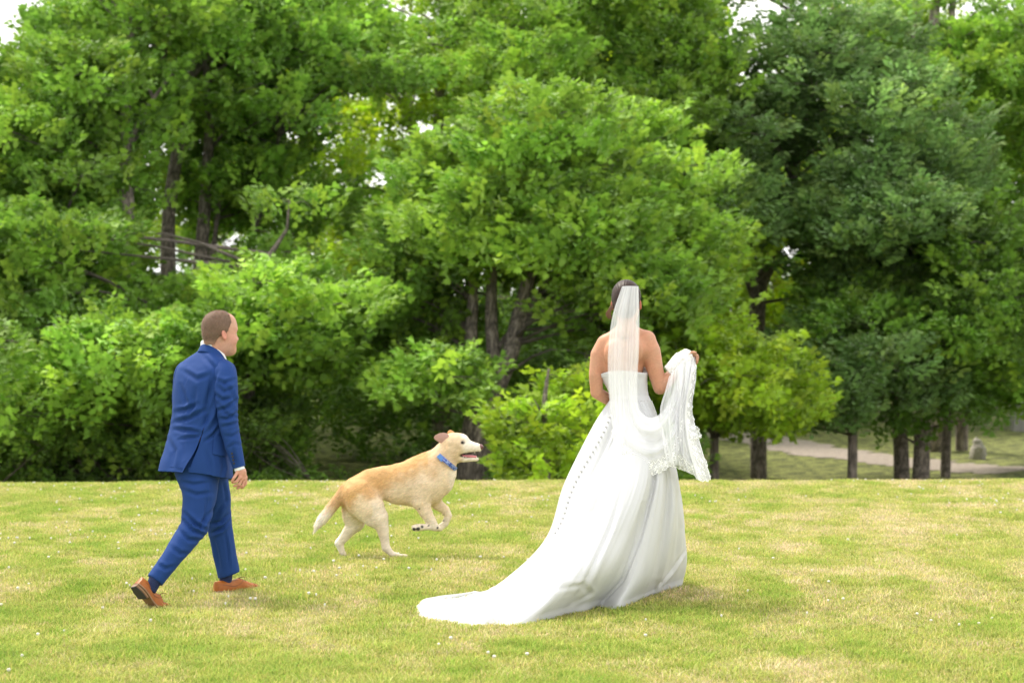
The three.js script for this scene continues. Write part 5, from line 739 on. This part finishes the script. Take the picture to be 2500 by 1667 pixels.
  // lace bunched round the wrist
  { const g = tube([T(1628, 912, 0.0), T(1645, 900, 0.0), T(1662, 882, -0.01), T(1678, 872, -0.02), T(1690, 868, -0.025)], [0.041, 0.046, 0.049, 0.047, 0.030], { rad: 44, len: 40, cap: false, uvw: 1, uvh: 1, rough: (u, v) => 0.88 + 0.3 * fbm(Math.cos(u * 6.283) * 2.4 + 7, Math.sin(u * 6.283) * 2.4, v * 7, 3) }); rumple(g, 0.006, 40, 40, 40, 4); part('lace_border', g, lace(3), veil); const g2 = tube([T(1634, 908, 0.0), T(1650, 895, 0.0), T(1668, 878, -0.015), T(1688, 868, -0.025)], [0.040, 0.043, 0.044, 0.026], { rad: 36, len: 30, cap: false, rough: (u, v) => 0.86 + 0.3 * fbm(Math.cos(u * 6.283) * 2 + 3, Math.sin(u * 6.283) * 2, v * 6, 3) }); part('tulle', g2, tulle(51, 0.66, 0.2), veil); }
}
// grass: tufts of bent blades
const dryness = (x, d) => { const a = fbm(x * 0.8 + 3, d * 0.22 + 8, 1, 4), b = fbm(x * 4.6, d * 1.5, 5, 4); return clamp(0.405 + 0.5 * (a - 0.5) + 1.2 * (b - 0.5) - 0.22 * Math.exp(-((x + 1.9) ** 2 / 1.6 + (d - 11.6) ** 2 / 0.5)) + 0.14 * smooth(-1, 3, x) - 0.10 * smooth(-2.2, -4, x)); };
{
  const R = random(11);
  const tuft = (n, spread, hMin, hMax, wide) => {
    const pos = [], idx = [], col = [];
    for (let b = 0; b < n; b++) {
      const a = R() * 6.283, r = Math.sqrt(R()) * spread, x = Math.cos(a) * r, z = Math.sin(a) * r, h = lerp(hMin, hMax, R()), lean = R() * 6.283, k = h * (0.3 + 1.3 * R()), w = wide * (0.7 + 0.6 * R()), face = lean + 1.57 + (R() - 0.5), wx = Math.cos(face) * w, wz = Math.sin(face) * w, o = pos.length / 3;
      const mx = x + Math.cos(lean) * k * 0.3, mz = z + Math.sin(lean) * k * 0.3, tx = x + Math.cos(lean) * k, tz = z + Math.sin(lean) * k;
      pos.push(x - wx, -0.006, z - wz, x + wx, -0.006, z + wz, mx - wx * 0.8, h * 0.6, mz - wz * 0.8, mx + wx * 0.8, h * 0.6, mz + wz * 0.8, tx, h, tz);
      idx.push(o, o + 1, o + 2, o + 1, o + 3, o + 2, o + 2, o + 3, o + 4);
      const dry = R() < 0.3 ? [1.45, 1.15, 1.6] : [1, 1, 1], s = 0.62 + 0.76 * R(); for (let q = 0; q < 5; q++) col.push(dry[0] * s, dry[1] * s, dry[2] * s);
    }
    const g = mesh3(pos, idx); g.setAttribute('color', new THREE.Float32BufferAttribute(col, 3)); return g;
  };
  const mat = phys({ color: 0xffffff, vertexColors: true, transmission: 0.35, roughness: 1, specularIntensity: 0.4 });
  const kinds = [tuft(26, 0.085, 0.009, 0.026, 0.0019), tuft(24, 0.09, 0.008, 0.022, 0.0022), tuft(24, 0.07, 0.012, 0.042, 0.0019)];
  const put = kinds.map(() => []), m = new THREE.Matrix4(), q = new THREE.Quaternion(), up = V(0, 1, 0);
  const total = FAST ? 20000 : 165000;
  for (let n = 0; n < total; n++) {
    const d = lerp(9.0, 28.5, Math.pow(R(), 1.12)), half = d * 0.222 + 0.9, x = (R() * 2 - 1) * half;
    if (trampled(x, -d)) continue;
    const dry = dryness(x, d), lush = smooth(0.42, 0.2, dry), kind = R() < 0.08 + 0.5 * lush ? 2 : R() < 0.5 ? 0 : 1;
    const s = (0.75 + 0.5 * R()) * (0.85 + 0.3 * fbm(x * 1.3, d * 1.3, 2, 2));
    q.setFromAxisAngle(up, R() * 6.283); m.compose(V(x, landHeight(x, -d), -d), q, V(s * 1.05, s, s * 1.05));
    const t = clamp(dry + (R() - 0.5) * 0.7), v = 0.8 + 0.4 * R();
    const g = [0.230, 0.370, 0.042], y = [0.460, 0.495, 0.110], st = [0.635, 0.570, 0.33];
    const c = [0, 1, 2].map((i) => v * (t < 0.5 ? lerp(g[i], y[i], t * 2) : lerp(y[i], st[i], t * 2 - 1)));
    put[kind].push([m.clone(), c]);
  }
  const grass = new THREE.Group(); grass.name = 'grass'; scene.add(grass);
  tag(grass, 'short dry yellow-green grass covering the lawn', 'grass', null, 'stuff');
  kinds.forEach((g, i) => {
    const im = new THREE.InstancedMesh(g, mat, put[i].length); im.name = 'grass_blades'; im.userData.kind = 'stuff';
    put[i].forEach(([mm, c], k) => { im.setMatrixAt(k, mm); im.setColorAt(k, rgb(...c)); }); im.castShadow = im.receiveShadow = true; grass.add(im);
  });
  // white clover heads and low clover leaves
  const head = new THREE.IcosahedronGeometry(0.0088, 1); { const p = head.attributes.position; for (let i = 0; i < p.count; i++) { const k = 0.8 + 0.4 * noise(p.getX(i) * 700, p.getY(i) * 700, p.getZ(i) * 700); p.setXYZ(i, p.getX(i) * k, p.getY(i) * k * 0.85 + 0.03, p.getZ(i) * k); } head.computeVertexNormals(); }
  const spots = [];
  while (spots.length < 400) {
    const d = lerp(11, 27, Math.pow(R(), 0.8)), x = (R() * 2 - 1) * (d * 0.215 + 0.4), patch = fbm(x * 0.7 + 31, d * 0.5 + 4, 7, 3) + 0.22 * smooth(1, -2.5, x) * smooth(12.6, 14, d) + 0.14 * smooth(18, 24, d);
    if (!trampled(x, -d) && R() < smooth(0.52, 0.74, patch) + 0.012) spots.push([x, d]);
  }
  const clover = new THREE.InstancedMesh(head, std({ color: rgb(0.66, 0.64, 0.57), roughness: 1 }), spots.length); clover.name = 'clover_blossoms';
  spots.forEach(([x, d], k) => { const s = 0.6 + 0.6 * R(); m.compose(V(x, landHeight(x, -d), -d), q.setFromAxisAngle(up, R() * 6), V(s, 0.8 + 0.4 * R(), s)); clover.setMatrixAt(k, m); });
  clover.castShadow = clover.receiveShadow = true; scene.add(clover); tag(clover, 'small white clover blossoms dotted through the grass', 'clover', null, 'stuff');
}
renderer.render(scene, camera);
